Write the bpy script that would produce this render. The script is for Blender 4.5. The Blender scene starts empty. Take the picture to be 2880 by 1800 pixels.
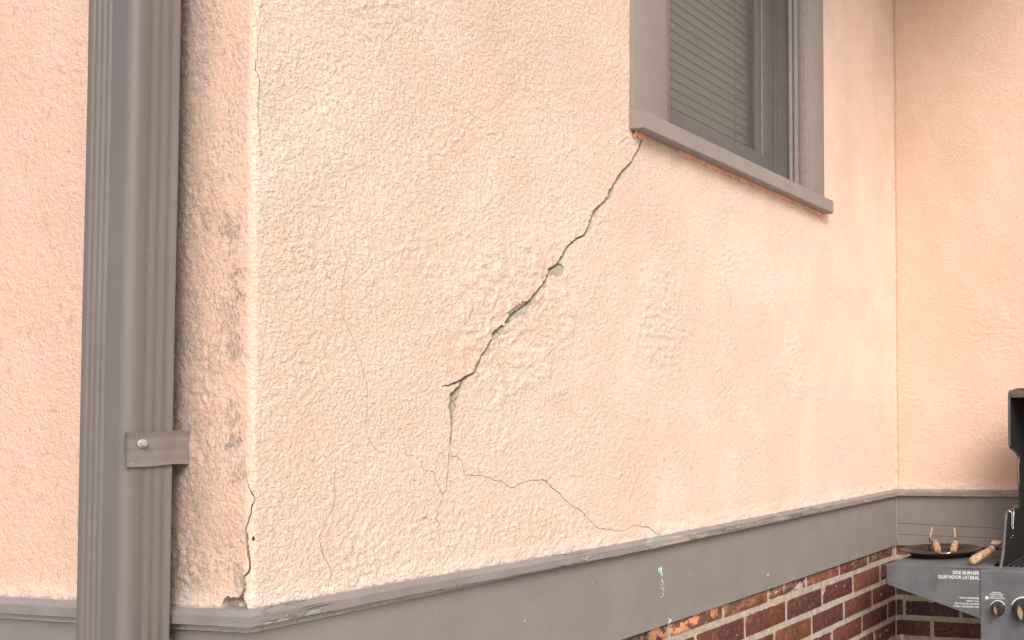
import bpy, bmesh, math, random
import numpy as np
from mathutils import Vector, Matrix
from mathutils.geometry import delaunay_2d_cdt

random.seed(7)
scene = bpy.context.scene
COL = scene.collection

# ------------------------------------------------------------------ camera, light, exposure
cam_d = bpy.data.cameras.new("camera")
cam_d.lens = 33.4825
cam_d.sensor_width = 36.0
cam_d.shift_x = -0.50413
cam_d.shift_y = 0.075103
cam_d.clip_start = 0.02
cam_d.clip_end = 500
cam = bpy.data.objects.new("camera", cam_d)
COL.objects.link(cam)
R = Matrix([[0.253528, -0.017188, -0.967175], [-0.967264, -0.015979, -0.253268], [-0.011101, 0.999725, -0.020677]])
cam.matrix_world = Matrix.Translation((-0.91073, -1.24916, 1.34041)) @ R.to_4x4()
scene.camera = cam

SUN_DIR = Vector((-0.55, -0.56, 0.62)).normalized()      # towards the sun
world = bpy.data.worlds.new("World")
scene.world = world
world.use_nodes = True
wn = world.node_tree
sky = wn.nodes.new("ShaderNodeTexSky")
sky.sky_type = 'NISHITA'
sky.sun_disc = False
sky.sun_elevation = math.asin(SUN_DIR.z)
sky.sun_rotation = math.atan2(SUN_DIR.x, SUN_DIR.y)
sky.air_density = 1.0
sky.dust_density = 3.0
sky.ozone_density = 0.6
bg = wn.nodes["Background"]
bg.inputs["Strength"].default_value = 0.135
wn.links.new(sky.outputs[0], bg.inputs[0])
sun_d = bpy.data.lights.new("sun", 'SUN')
sun_d.energy = 1.7
sun_d.angle = math.radians(30)
sun_d.color = (1.0, 0.955, 0.92)
sun = bpy.data.objects.new("sun", sun_d)
COL.objects.link(sun)
sun.rotation_euler = SUN_DIR.to_track_quat('Z', 'Y').to_euler()
scene.view_settings.view_transform = 'Standard'
scene.view_settings.look = 'None'
scene.view_settings.exposure = 0.50
scene.view_settings.gamma = 1.0
scene.view_settings.use_curve_mapping = False
scene.cycles.use_denoising = True
scene.cycles.denoiser = 'OPENIMAGEDENOISE'
scene.cycles.denoising_input_passes = 'RGB_ALBEDO_NORMAL'
scene.cycles.denoising_prefilter = 'ACCURATE'
scene.render.filter_size = 1.2

L = 2.0922            # length of the cracked wall, near corner (x=0) to far corner
RO, RI = 0.010, 0.002

# crack outlines and chips on the walls: (run along the wall, height, width)
MAINC = [(0.765,1.9194,6.0),(0.7516,1.8918,8.0),(0.7252,1.8569,8.0),(0.6965,1.8285,9.0),(0.6747,1.8003,10.0),(0.6643,1.7834,15.0),(0.66,1.7742,12.0),(0.6356,1.7526,8.0),(0.6244,1.7409,14.0),(0.6094,1.7169,10.0),(0.6025,1.6996,10.0),(0.5935,1.688,7.0),(0.5701,1.6747,6.0),(0.5512,1.6597,6.0),(0.5405,1.6417,9.0),(0.5273,1.6243,10.0),(0.5057,1.6097,13.0),(0.4965,1.5896,10.0),(0.4766,1.572,8.0),(0.4596,1.5497,11.0),(0.4524,1.5434,22.0),(0.4405,1.5341,30.0),(0.4288,1.5263,30.0),(0.4196,1.52,20.0),(0.4113,1.5103,9.0),(0.4045,1.5026,3.0),(0.3947,1.4974,14.0),(0.388,1.4888,20.0),(0.3814,1.4819,17.0),(0.3749,1.4755,6.0),(0.3662,1.461,6.0),(0.3535,1.4464,6.0),(0.3472,1.429,7.0),(0.3409,1.4202,6.0),(0.3285,1.4139,8.0),(0.3191,1.4092,12.0),(0.3155,1.4007,9.0),(0.3103,1.3912,14.0),(0.302,1.382,22.0),(0.2996,1.3671,22.0),(0.2984,1.3545,10.0),(0.2993,1.3439,5.0),(0.2977,1.3076,4.0)]
BR = [(0.3183,1.4092,12.0),(0.3083,1.4045,9.0),(0.2964,1.4001,8.0),(0.2894,1.3993,4.0),(0.2808,1.398,2.0)]
CHIP1 = [(0.5201,1.6163),(0.528,1.6228),(0.5367,1.6251),(0.5399,1.6192),(0.5386,1.6108),(0.5334,1.6049),(0.5232,1.6023),(0.5153,1.604),(0.5059,1.602),(0.505,1.606)]
CHIP2 = [(0.4614,1.5503),(0.4517,1.5474),(0.4358,1.5411),(0.4278,1.5365),(0.4109,1.5244),(0.4165,1.525),(0.4076,1.5093),(0.4188,1.5165),(0.4444,1.5287),(0.4508,1.5401)]
H2 = [(0.2988,1.3514,4.0),(0.2989,1.3294,4.0),(0.2966,1.3075,3.5),(0.2941,1.2746,3.0),(0.2909,1.2475,2.5),(0.2877,1.234,2.5),(0.2828,1.2285,2.5),(0.2781,1.2131,2.0),(0.2708,1.203,2.0),(0.2702,1.195,2.0),(0.2781,1.1834,1.5),(0.2804,1.1763,1.0)]
H1 = [(0.2973,1.2896,1.5),(0.3105,1.2882,2.0),(0.3189,1.2789,2.0),(0.3223,1.2662,2.0),(0.325,1.2576,2.0),(0.3533,1.255,2.0),(0.3711,1.251,2.0),(0.3893,1.2441,2.0),(0.4004,1.2421,2.2),(0.4155,1.2322,2.0),(0.4269,1.2299,2.5),(0.4425,1.2368,2.0),(0.4704,1.2404,2.0),(0.4992,1.2366,3.0),(0.5118,1.2242,3.0),(0.5333,1.2115,3.5),(0.5421,1.1996,2.5),(0.5643,1.1864,2.0),(0.5825,1.1783,2.5),(0.6057,1.1595,2.0),(0.6128,1.1522,2.0),(0.6344,1.1371,3.0),(0.669,1.1307,2.0),(0.6946,1.1253,2.0),(0.7155,1.1253,2.0),(0.7316,1.1322,2.0),(0.7588,1.1263,2.0),(0.784,1.1219,3.0),(0.7982,1.1101,3.0),(0.8244,1.1004,2.0)]
H3 = [(0.1091,1.2867,1.0),(0.108,1.2603,1.6),(0.1093,1.2457,1.6),(0.1056,1.2268,1.6),(0.097,1.2086,1.6),(0.0884,1.1906,1.8),(0.0885,1.1716,1.8),(0.0972,1.1585,1.6),(0.1022,1.1411,1.4),(0.1011,1.1198,1.0)]
H4 = [(0.1156,1.5922,0.6),(0.1262,1.5656,0.8),(0.1189,1.5381,0.8),(0.1178,1.4939,0.8),(0.1348,1.4601,0.8),(0.1444,1.431,1.0),(0.1561,1.3896,1.2),(0.1537,1.3416,1.0),(0.1577,1.3205,1.0),(0.1729,1.302,0.6)]
H5 = [(0.2828,1.229,1.8),(0.2732,1.246,1.8),(0.2684,1.2665,1.6),(0.2482,1.2704,1.2),(0.2451,1.2931,0.8)]
H6 = [(0.27,1.2678,1.2),(0.277,1.2918,0.8),(0.2908,1.2981,0.6)]
H7 = [(0.2107,1.3335,0.8),(0.2166,1.3151,1.0),(0.2196,1.2936,1.0),(0.233,1.2923,0.7)]
H8 = [(0.7222,1.9113,1.2),(0.7107,1.9012,2.5),(0.6955,1.8919,1.2)]
H9 = [(2.3965,1.4532,0.5),(2.3798,1.3976,0.7),(2.3634,1.3768,0.7),(2.3572,1.3419,0.5)]
CORN = [(-0.0093,1.2964,1.5),(-0.0064,1.2761,2.0),(-0.0003,1.2592,2.5),(0.0035,1.2464,3.0),(-0.0002,1.2302,3.5),(-0.0037,1.2162,4.0),(-0.0054,1.2061,7.0),(-0.0035,1.1915,8.0),(-0.0022,1.1769,7.0),(-0.0014,1.1644,4.0),(-0.0018,1.1594,6.0),(-0.0076,1.1511,9.0),(-0.008,1.1406,9.0),(-0.0085,1.1323,10.0)]
CHOLE = [(-0.0098,1.1366),(-0.0084,1.1311),(-0.0095,1.1221),(-0.0061,1.1206),(-0.0031,1.1161),(-0.0018,1.1092),(-0.0022,1.1071),(-0.0443,1.1061),(-0.0437,1.115),(-0.0409,1.1227),(-0.0314,1.1239),(-0.0208,1.1234),(-0.0144,1.1259),(-0.0109,1.1313)]
CSPOT = [(0.0014,1.2009),(0.0037,1.1998),(0.0045,1.1961),(0.0028,1.1937),(0.0009,1.197)]
CUP = [(0.0022,1.8039,4.0),(0.0018,1.7944,4.0),(0.005,1.788,4.0),(0.0067,1.775,5.0),(0.0065,1.7581,4.0),(0.0049,1.7474,4.0),(0.0054,1.7307,4.0),(0.0071,1.7143,3.0),(0.0085,1.6927,2.5),(0.0077,1.6807,1.5)]
CUP2 = [(-0.0019,1.8765,1.5),(0.0014,1.866,1.8),(0.0027,1.8615,1.2),(0.0042,1.8266,2.0),(0.0038,1.8045,3.0)]

# ------------------------------------------------------------------ node helpers
class NT:
    def __init__(s, name):
        s.m = bpy.data.materials.new(name)
        s.m.use_nodes = True
        s.t = s.m.node_tree
        s.b = s.t.nodes["Principled BSDF"]
        s.out = s.t.nodes["Material Output"]
        s.tc = s.t.nodes.new("ShaderNodeTexCoord").outputs["Object"]
    def n(s, typ, **kw):
        nd = s.t.nodes.new("ShaderNode" + typ)
        for k, v in kw.items():
            setattr(nd, k, v)
        return nd
    def l(s, a, b):
        s.t.links.new(a, b)
    def mapping(s, scale, loc=(0, 0, 0), rot=(0, 0, 0)):
        nd = s.n("Mapping")
        s.l(s.tc, nd.inputs[0])
        nd.inputs["Scale"].default_value = scale
        nd.inputs["Location"].default_value = loc
        nd.inputs["Rotation"].default_value = rot
        return nd.outputs[0]
    def noise(s, scale, detail=3, rough=0.55, vec=None, dist=0.0):
        nd = s.n("TexNoise")
        nd.inputs["Scale"].default_value = scale
        nd.inputs["Detail"].default_value = detail
        nd.inputs["Roughness"].default_value = rough
        nd.inputs["Distortion"].default_value = dist
        s.l(vec if vec is not None else s.tc, nd.inputs["Vector"])
        return nd.outputs["Fac"]
    def ramp(s, fac, lo, hi, a=0.0, b=1.0):
        nd = s.n("MapRange", interpolation_type='SMOOTHSTEP')
        s.l(fac, nd.inputs[0])
        nd.inputs[1].default_value = lo
        nd.inputs[2].default_value = hi
        nd.inputs[3].default_value = a
        nd.inputs[4].default_value = b
        return nd.outputs[0]
    def math(s, op, a, b=None, c=None):
        nd = s.n("Math", operation=op)
        for i, v in enumerate((a, b, c)):
            if v is None:
                continue
            if isinstance(v, (int, float)):
                nd.inputs[i].default_value = v
            else:
                s.l(v, nd.inputs[i])
        return nd.outputs[0]
    def mix(s, fac, a, b, blend='MIX'):
        nd = s.n("Mix", data_type='RGBA', blend_type=blend)
        if isinstance(fac, (int, float)):
            nd.inputs[0].default_value = fac
        else:
            s.l(fac, nd.inputs[0])
        for i, v in ((6, a), (7, b)):
            if isinstance(v, tuple):
                nd.inputs[i].default_value = (*v, 1.0)
            else:
                s.l(v, nd.inputs[i])
        return nd.outputs[2]
    def sep(s):
        nd = s.n("SeparateXYZ")
        s.l(s.tc, nd.inputs[0])
        return nd.outputs
    def color(s, c):
        if isinstance(c, tuple):
            s.b.inputs["Base Color"].default_value = (*c, 1)
        else:
            s.l(c, s.b.inputs["Base Color"])
    def rough(s, r):
        if isinstance(r, (int, float)):
            s.b.inputs["Roughness"].default_value = r
        else:
            s.l(r, s.b.inputs["Roughness"])
    def bump(s, h, dist=0.001, strength=1.0, prev=None):
        nd = s.n("Bump")
        nd.inputs["Strength"].default_value = strength
        nd.inputs["Distance"].default_value = dist
        s.l(h, nd.inputs["Height"])
        if prev is not None:
            s.l(prev, nd.inputs["Normal"])
        s.l(nd.outputs[0], s.b.inputs["Normal"])
        return nd.outputs[0]
    def spec(s, v):
        s.b.inputs["Specular IOR Level"].default_value = v

PEACH_A = (0.785, 0.595, 0.490)
PEACH_B = (0.825, 0.670, 0.575)
TRIM = (0.205, 0.180, 0.163)

def stucco_material(name, weathered=False, pitted=0.0, warm=0.0, finewall=None):
    t = NT(name)
    x, y, z = t.sep()
    big = t.noise(5.0, 4, 0.6)
    c = t.mix(t.ramp(big, 0.3, 0.7), PEACH_A, PEACH_B)
    mid = t.noise(38.0, 4, 0.65)
    c = t.mix(t.ramp(mid, 0.35, 0.75, 0.0, 0.28), c, (0.76, 0.52, 0.40))
    grime = t.noise(3.2, 5, 0.65, t.mapping((1, 1, 0.7), (2.2, 0.4, 0.0)))
    grime = t.math('MULTIPLY', t.ramp(grime, 0.40, 0.72), t.ramp(z, 1.35, 2.0, 0.15, 0.55))
    c = t.mix(grime, c, (0.60, 0.46, 0.37))
    fine = t.ramp(x, 0.1, 1.7, 1.0, 0.35) if finewall is None else finewall
    pebble = t.ramp(t.noise(200.0, 3, 0.6, None, 0.4), 0.38, 0.60)
    c = t.mix(t.math('MULTIPLY', t.ramp(pebble, 0.0, 0.55, 0.15, 0.0), fine), c, (0.60, 0.36, 0.24))
    if warm:
        c = t.mix(warm, c, (0.78, 0.46, 0.32))
    sp = t.noise(210.0, 2, 0.6)
    c = t.mix(t.ramp(sp, 0.66, 0.74, 0.0, 0.38), c, (0.50, 0.30, 0.19))
    sp2 = t.noise(95.0, 3, 0.6, t.mapping((1, 1, 1), (3.1, 1.7, 5.2)))
    c = t.mix(t.ramp(sp2, 0.66, 0.75, 0.0, 0.6), c, (0.33, 0.24, 0.17))
    if pitted:
        p = t.noise(75.0, 3, 0.55, t.mapping((1, 1, 0.75), (7.3, 2.1, 0.4)))
        c = t.mix(t.ramp(p, 0.60, 0.72, 0.0, pitted), c, (0.42, 0.25, 0.16))
    if weathered:
        # grey mildew: a long stain, with the downspout's shade painted in, and blotches beside the corner
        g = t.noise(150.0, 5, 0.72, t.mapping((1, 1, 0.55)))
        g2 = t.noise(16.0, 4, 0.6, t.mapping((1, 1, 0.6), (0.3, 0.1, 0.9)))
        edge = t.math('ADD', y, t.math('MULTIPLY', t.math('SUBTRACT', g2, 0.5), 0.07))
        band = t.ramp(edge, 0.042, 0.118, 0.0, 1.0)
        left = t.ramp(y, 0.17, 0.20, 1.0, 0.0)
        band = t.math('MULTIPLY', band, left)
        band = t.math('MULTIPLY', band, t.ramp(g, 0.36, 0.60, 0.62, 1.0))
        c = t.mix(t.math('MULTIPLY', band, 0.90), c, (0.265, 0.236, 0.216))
        # blotches
        blot = None
        wob = t.n("TexNoise"); wob.inputs["Scale"].default_value = 55.0; wob.inputs["Detail"].default_value = 5.0
        t.l(t.tc, wob.inputs["Vector"])
        wc = t.n("SeparateXYZ"); t.l(wob.outputs["Color"], wc.inputs[0])
        yw = t.math('ADD', y, t.math('MULTIPLY', t.math('SUBTRACT', wc.outputs[0], 0.5), 0.055))
        zw = t.math('ADD', z, t.math('MULTIPLY', t.math('SUBTRACT', wc.outputs[1], 0.5), 0.075))
        gf = t.noise(330.0, 5, 0.75, t.mapping((1, 1, 0.6)))
        for (cy, cz, ry, rz, a) in MILDEW:
            dy = t.math('DIVIDE', t.math('SUBTRACT', yw, cy), ry)
            dz = t.math('DIVIDE', t.math('SUBTRACT', zw, cz), rz)
            d = t.math('ADD', t.math('MULTIPLY', dy, dy), t.math('MULTIPLY', dz, dz))
            f = t.ramp(d, 0.0, 1.0, a, 0.0)
            blot = f if blot is None else t.math('MAXIMUM', blot, f)
        gg = t.ramp(t.math('ADD', gf, t.math('MULTIPLY', t.math('SUBTRACT', blot, 0.5), 0.34)), 0.40, 0.80)
        c = t.mix(t.math('MULTIPLY', gg, t.ramp(blot, 0.0, 0.5, 0.0, 0.85)), c, (0.16, 0.155, 0.15))
        soot = t.math('MULTIPLY', t.ramp(t.noise(260.0, 4, 0.75, t.mapping((1, 1, 0.5), (1, 5, 2))), 0.48, 0.66), t.ramp(t.noise(11.0, 4, 0.6, t.mapping((1, 1, 0.6), (6, 1, 8))), 0.40, 0.62))
        c = t.mix(t.math('MULTIPLY', soot, t.math('MULTIPLY', left, t.ramp(y, 0.004, 0.025, 0.0, 0.85))), c, (0.22, 0.195, 0.18))
        pk = t.noise(28.0, 3, 0.6, t.mapping((1, 1, 0.8), (4, 9, 1)))
        c = t.mix(t.math('MULTIPLY', t.ramp(pk, 0.5, 0.68, 0.0, 0.30), t.ramp(y, 0.0, 0.05, 0.0, 1.0)), c, (0.80, 0.45, 0.33))
    grain = t.ramp(t.noise(290.0, 2, 0.7), 0.32, 0.66, 0.0, 1.0)
    c = t.mix(t.math('MULTIPLY', t.math('SUBTRACT', 1.0, grain), 0.20), c, (0.60, 0.42, 0.31))
    c = t.mix(t.math('MULTIPLY', t.ramp(grain, 0.6, 1.0), 0.12), c, (0.90, 0.78, 0.68))
    # trim paint lapped a little way up the stucco along the ledge
    e = t.math('ADD', z, t.math('MULTIPLY', t.math('SUBTRACT', t.noise(60.0, 4, 0.7), 0.5), 0.016))
    e = t.math('ADD', e, t.math('MULTIPLY', t.ramp(x, 0.0, 0.8), 0.010))
    c = t.mix(t.ramp(e, 1.1105, 1.1125, 0.9, 0.0), c, (0.27, 0.245, 0.235))
    chalk = t.ramp(e, 1.114, 1.150, 0.35, 0.0)
    c = t.mix(chalk, c, (0.82, 0.72, 0.63))
    t.color(c)
    t.rough(0.92)
    t.spec(0.2)
    f1 = t.noise(420.0, 4, 0.65)
    b1 = t.bump(f1, 0.0014, 0.9)
    b2 = t.bump(t.math('MULTIPLY', pebble, fine), 0.0010, 0.9, b1)
    t.bump(t.noise(85.0, 3, 0.55, None, 0.8), 0.0030, 0.6, b2)
    return t.m

def trim_material(name, col=TRIM, rough=0.55, peel=False, board=False, var=0.16, streak=(4, 4, 4), specks=0.6):
    t = NT(name)
    n1 = t.noise(3.0, 4, 0.6, t.mapping(streak))
    dark = tuple(v * (1 - var) for v in col)
    lite = tuple(min(1, v * (1 + var)) for v in col)
    c = t.mix(t.ramp(n1, 0.3, 0.7), dark, lite)
    sp = t.noise(240.0, 1, 0.5)
    c = t.mix(t.ramp(sp, 0.765, 0.79, 0.0, specks), c, (0.62, 0.57, 0.52))
    h = t.noise(420.0, 3, 0.6)
    bmp = t.bump(h, 0.0006, 0.5)
    if board:
        x, y, z = t.sep()
        sm = t.noise(9.0, 5, 0.7, t.mapping((0.5, 0.5, 2.2), (1.3, 0, 0.4)))
        c = t.mix(t.ramp(sm, 0.64, 0.84, 0.0, 0.22), c, (0.40, 0.37, 0.35))
        w = t.noise(14.0, 4, 0.5, t.mapping((0.25, 0.25, 6.0)))
        bmp = t.bump(w, 0.0007, 0.25, bmp)
    if peel:
        x, y, z = t.sep()
        fall = t.math('MULTIPLY', t.ramp(x, 0.35, 1.25, 1.0, 0.45), t.ramp(x, 0.004, 0.012))
        pv = t.mapping((1.0, 2.0, 4.5), (0.4, 0.7, 0.2))
        p = t.math('SUBTRACT', t.noise(7.0, 5, 0.66, pv, 0.4), t.ramp(z, 1.088, 1.102, -0.03, 0.10))
        patch = t.math('MULTIPLY', t.ramp(p, 0.550, 0.575), fall)
        wood = t.mix(t.ramp(t.noise(40.0, 4, 0.7, t.mapping((0.6, 1, 9))), 0.35, 0.65), (0.33, 0.27, 0.21), (0.50, 0.43, 0.36))
        grn = t.ramp(t.noise(13.0, 3, 0.6, t.mapping((1, 1, 3), (2.7, 0, 0))), 0.50, 0.60)
        pc = t.mix(grn, wood, (0.26, 0.295, 0.225))
        c = t.mix(patch, c, pc)
        cr = t.noise(8.0, 3, 0.6, t.mapping((0.7, 1.0, 14.0), (5.1, 0.3, 0.0)), 0.6)
        line = t.ramp(t.math('ABSOLUTE', t.math('SUBTRACT', cr, 0.5)), 0.0, 0.012, 1.0, 0.0)
        seg = t.ramp(t.noise(5.0, 2, 0.5, t.mapping((1, 1, 1), (9, 2, 3))), 0.50, 0.58)
        line = t.math('MULTIPLY', t.math('MULTIPLY', line, seg), t.ramp(x, 0.0, 0.03, 0.15, 1.0))
        c = t.mix(t.math('MULTIPLY', line, 0.85), c, (0.07, 0.055, 0.05))
        hh = t.math('SUBTRACT', t.math('MULTIPLY', patch, -0.7), line)
        bmp = t.bump(hh, 0.0016, 0.9, bmp)
    t.color(c)
    t.rough(rough)
    t.spec(0.35)
    return t.m

def plain(name, col, rough=0.5, metal=0.0, var=0.1, scale=60.0, bump=0.0, spec=0.5, coat=0.0):
    t = NT(name)
    n = t.noise(scale, 4, 0.6)
    c = t.mix(t.ramp(n, 0.3, 0.7), tuple(v * (1 - var) for v in col), tuple(min(1, v * (1 + var)) for v in col))
    t.color(c)
    t.rough(rough)
    t.b.inputs["Metallic"].default_value = metal
    t.b.inputs["Coat Weight"].default_value = coat
    t.spec(spec)
    if bump:
        t.bump(n, bump, 0.8)
    return t.m

# ------------------------------------------------------------------ mesh helpers
def link(name, me, mat=None, parent=None):
    o = bpy.data.objects.new(name, me)
    COL.objects.link(o)
    if mat is not None:
        for m in (mat if isinstance(mat, (list, tuple)) else (mat,)):
            me.materials.append(m)
    if parent is not None:
        o.parent = parent
    return o

def from_bm(name, bm, mat=None, parent=None, smooth=False, angle=35):
    me = bpy.data.meshes.new(name)
    bmesh.ops.recalc_face_normals(bm, faces=bm.faces)
    if smooth:
        for f in bm.faces:
            f.smooth = True
        for e in bm.edges:
            if len(e.link_faces) == 2 and e.calc_face_angle(0) > math.radians(angle):
                e.smooth = False
    bm.to_mesh(me)
    bm.free()
    return link(name, me, mat, parent)

def empty(name, loc, label, cat, group=None):
    o = bpy.data.objects.new(name, None)
    COL.objects.link(o)
    o.empty_display_size = 0.05
    o.location = loc
    o["label"] = label
    o["category"] = cat
    if group:
        o["group"] = group
    return o

def place(o):
    """keep world placement of a part whose thing's Empty stands at its base"""
    if o.parent is not None:
        p = o.parent
        off = Vector((0, 0, 0))
        while p is not None:
            off += Vector(p.location)
            p = p.parent
        o.data.transform(Matrix.Translation(-off))
    return o

def box(bm, x0, x1, y0, y1, z0, z1, bev=0.0, seg=2, jit=0.0, mi=0):
    vs = [bm.verts.new((x, y, z)) for x in (x0, x1) for y in (y0, y1) for z in (z0, z1)]
    if jit:
        for v in vs:
            v.co += Vector((random.uniform(-jit, jit), random.uniform(-jit, jit), random.uniform(-jit, jit)))
    q = [(0, 1, 3, 2), (4, 6, 7, 5), (0, 4, 5, 1), (2, 3, 7, 6), (0, 2, 6, 4), (1, 5, 7, 3)]
    fs = [bm.faces.new([vs[i] for i in a]) for a in q]
    for f in fs:
        f.material_index = mi
    if bev:
        es = list({e for f in fs for e in f.edges})
        r = bmesh.ops.bevel(bm, geom=es, offset=bev, segments=seg, profile=0.5, affect='EDGES')
        for f in r["faces"]:
            f.material_index = mi
    return vs

def prism(bm, pts, vec, mi=0):
    """closed polygon (list of 3D points) pushed along vec"""
    a = [bm.verts.new(p) for p in pts]
    b = [bm.verts.new(Vector(p) + Vector(vec)) for p in pts]
    n = len(a)
    fs = [bm.faces.new(a), bm.faces.new(b[::-1])]
    for i in range(n):
        fs.append(bm.faces.new((a[i], a[(i + 1) % n], b[(i + 1) % n], b[i])))
    for f in fs:
        f.material_index = mi
    return fs

def tube(bm, pts, rad, seg=10, caps=True):
    pts = [Vector(p) for p in pts]
    rads = rad if isinstance(rad, (list, tuple)) else [rad] * len(pts)
    rings = []
    up = None
    for i, p in enumerate(pts):
        d = (pts[min(i + 1, len(pts) - 1)] - pts[max(i - 1, 0)]).normalized()
        if up is None:
            up = d.orthogonal().normalized()
        up = (up - d * up.dot(d)).normalized()
        s = d.cross(up)
        rings.append([bm.verts.new(p + (up * math.cos(a) + s * math.sin(a)) * rads[i])
                      for a in [2 * math.pi * k / seg for k in range(seg)]])
    for r0, r1 in zip(rings, rings[1:]):
        for k in range(seg):
            bm.faces.new((r0[k], r0[(k + 1) % seg], r1[(k + 1) % seg], r1[k]))
    if caps:
        bm.faces.new(rings[0][::-1])
        bm.faces.new(rings[-1])

def spline(pts, n=8):
    """Catmull-Rom through pts"""
    P = [Vector(p) for p in pts]
    P = [P[0] * 2 - P[1]] + P + [P[-1] * 2 - P[-2]]
    out = []
    for i in range(1, len(P) - 2):
        for k in range(n):
            t = k / n
            a, b, c, d = P[i - 1], P[i], P[i + 1], P[i + 2]
            out.append(0.5 * ((2 * b) + (c - a) * t + (2 * a - 5 * b + 4 * c - d) * t * t + (3 * b - a - 3 * c + d) * t ** 3))
    out.append(P[-2])
    return out

# ------------------------------------------------------------------ numpy noise
def _hash(ix, iy, seed):
    h = (ix.astype(np.int64) * 374761393 + iy.astype(np.int64) * 668265263 + seed * 974634541) & 0xFFFFFFFF
    h = ((h ^ (h >> 13)) * 1274126177) & 0xFFFFFFFF
    h = h ^ (h >> 16)
    return (h & 0xFFFF) / 65535.0 * 2 * math.pi

def pn(x, y, seed=0):
    x = np.asarray(x, float); y = np.asarray(y, float)
    ix = np.floor(x); iy = np.floor(y)
    fx = x - ix; fy = y - iy
    u = fx * fx * fx * (fx * (fx * 6 - 15) + 10)
    v = fy * fy * fy * (fy * (fy * 6 - 15) + 10)
    def g(dx, dy):
        a = _hash(ix + dx, iy + dy, seed)
        return np.cos(a) * (fx - dx) + np.sin(a) * (fy - dy)
    a = g(0, 0); b = g(1, 0); c = g(0, 1); d = g(1, 1)
    return (a + (b - a) * u + (c - a) * v + (a - b - c + d) * u * v) * 1.5

def sstep(a, b, x):
    t = np.clip((x - a) / (b - a), 0, 1)
    return t * t * (3 - 2 * t)

# ------------------------------------------------------------------ stucco walls
ARC = math.pi * RO / 4
S1 = L - RI - RO + ARC
S2 = S1 + math.pi * RI / 2

def base(s):
    """unrolled run along the three walls -> plan position and outward normal"""
    s = np.asarray(s, float)
    x = np.zeros_like(s); y = np.zeros_like(s); nx = np.zeros_like(s); ny = np.zeros_like(s)
    m = s < -ARC
    y[m] = RO - s[m] - ARC; nx[m] = -1
    m = (s >= -ARC) & (s <= ARC)
    ph = (s[m] + ARC) / RO
    x[m] = RO - RO * np.cos(ph); y[m] = RO - RO * np.sin(ph); nx[m] = -np.cos(ph); ny[m] = -np.sin(ph)
    m = (s > ARC) & (s < S1)
    x[m] = s[m] - ARC + RO; ny[m] = -1
    m = (s >= S1) & (s <= S2)
    ph = (s[m] - S1) / RI
    x[m] = L - RI + RI * np.sin(ph); y[m] = -RI + RI * np.cos(ph); nx[m] = -np.sin(ph); ny[m] = -np.cos(ph)
    m = s > S2
    x[m] = L; y[m] = -RI - (s[m] - S2); nx[m] = -1
    return x, y, nx, ny

def blobmask(s, z, cs, cz, rs, rz, seed):
    d = np.sqrt(((s - cs) / rs) ** 2 + ((z - cz) / rz) ** 2)
    d = d + 0.35 * pn(s * 16, z * 16, seed) + 0.2 * pn(s * 40, z * 40, seed + 1)
    return sstep(1.05, 0.6, d)

def height(s, z):
    s = np.asarray(s, float); z = np.asarray(z, float)
    wx = s + 0.006 * pn(s * 45, z * 45, 3)
    wz = z + 0.006 * pn(s * 45, z * 45, 4)
    region = 0.5 + 0.5 * np.clip(pn(s * 3.1, z * 3.1, 9) * 1.7, -1, 1)          # coarser / finer float work
    n1 = pn(wx / 0.0125, wz / 0.0095, 11)
    n2 = pn(wx / 0.0074, wz / 0.0068, 12)
    n3 = pn(s / 0.0062, z / 0.0058, 13)
    clump = sstep(-0.1, 0.6, pn(s * 9.0, z * 9.0, 15) + 0.5 * pn(s * 22, z * 22, 16))   # clusters of thrown dash
    lump = sstep(-0.10, 0.30, n1 + 0.35 * n2)
    lump2 = sstep(-0.15, 0.45, n2)
    h = lump * (0.00020 + 0.00070 * clump) + lump2 * (0.00026 + 0.00042 * clump) + n3 * 0.00034
    # amplitude along the run: coarse dash near the corner, finer and flatter to the far corner
    amp = np.interp(s, [-0.5, -0.2, -0.06, 0.0, 0.03, 0.08, 0.5, 0.9, 1.4, S1, S2 + .05, S2 + .5],
                    [0.5, 0.9, 1.5, 0.7, 0.8, 1.1, 1.0, 0.8, 0.65, 0.6, 0.8, 0.85])
    h = h * amp * (0.75 + 0.55 * region)
    # trowelled, swirled patches
    m = np.maximum.reduce([blobmask(s, z, 0.43, 1.515, 0.16, 0.155, 21) * 1.0,
                           blobmask(s, z, 0.83, 1.55, 0.10, 0.125, 23) * 0.85,
                           blobmask(s, z, 1.40, 1.49, 0.10, 0.11, 25) * 0.55,
                           blobmask(s, z, 2.45, 1.62, 0.12, 0.10, 27) * 0.55])
    r1 = 1 - np.abs(pn(wx / 0.032 + 1.5 * pn(s / .06, z / .06, 31), wz / 0.020, 32)) * 2.0
    r2 = 1 - np.abs(pn(wx / 0.017, wz / 0.012 + pn(s / .03, z / .03, 33), 34)) * 2.0
    ridge = np.clip(r1, 0, 1) ** 1.6 * 0.0024 + np.clip(r2, 0, 1) ** 2 * 0.0013
    h = h * (1 - 0.55 * m) + ridge * m + m * 0.0008
    # long undulation of the hand-floated coat
    h = h + 0.0016 * pn(s * 5, z * 4, 41) * sstep(0.0, 0.1, np.abs(s)) + 0.0010 * pn(s * 14, z * 11, 42)
    # a thin plaster lip above the ledge
    h = h + 0.0016 * sstep(1.135, 1.112, z) * (0.5 + pn(s * 30, z * 60, 43))
    # ragged recess where the two coats meet in the far corner
    h = h - 0.0045 * np.exp(-((s - (S1 + S2) / 2) / 0.0045) ** 2) * (0.8 + 0.6 * pn(s * 20, z * 45, 44))
    return h - 0.0012

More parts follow.
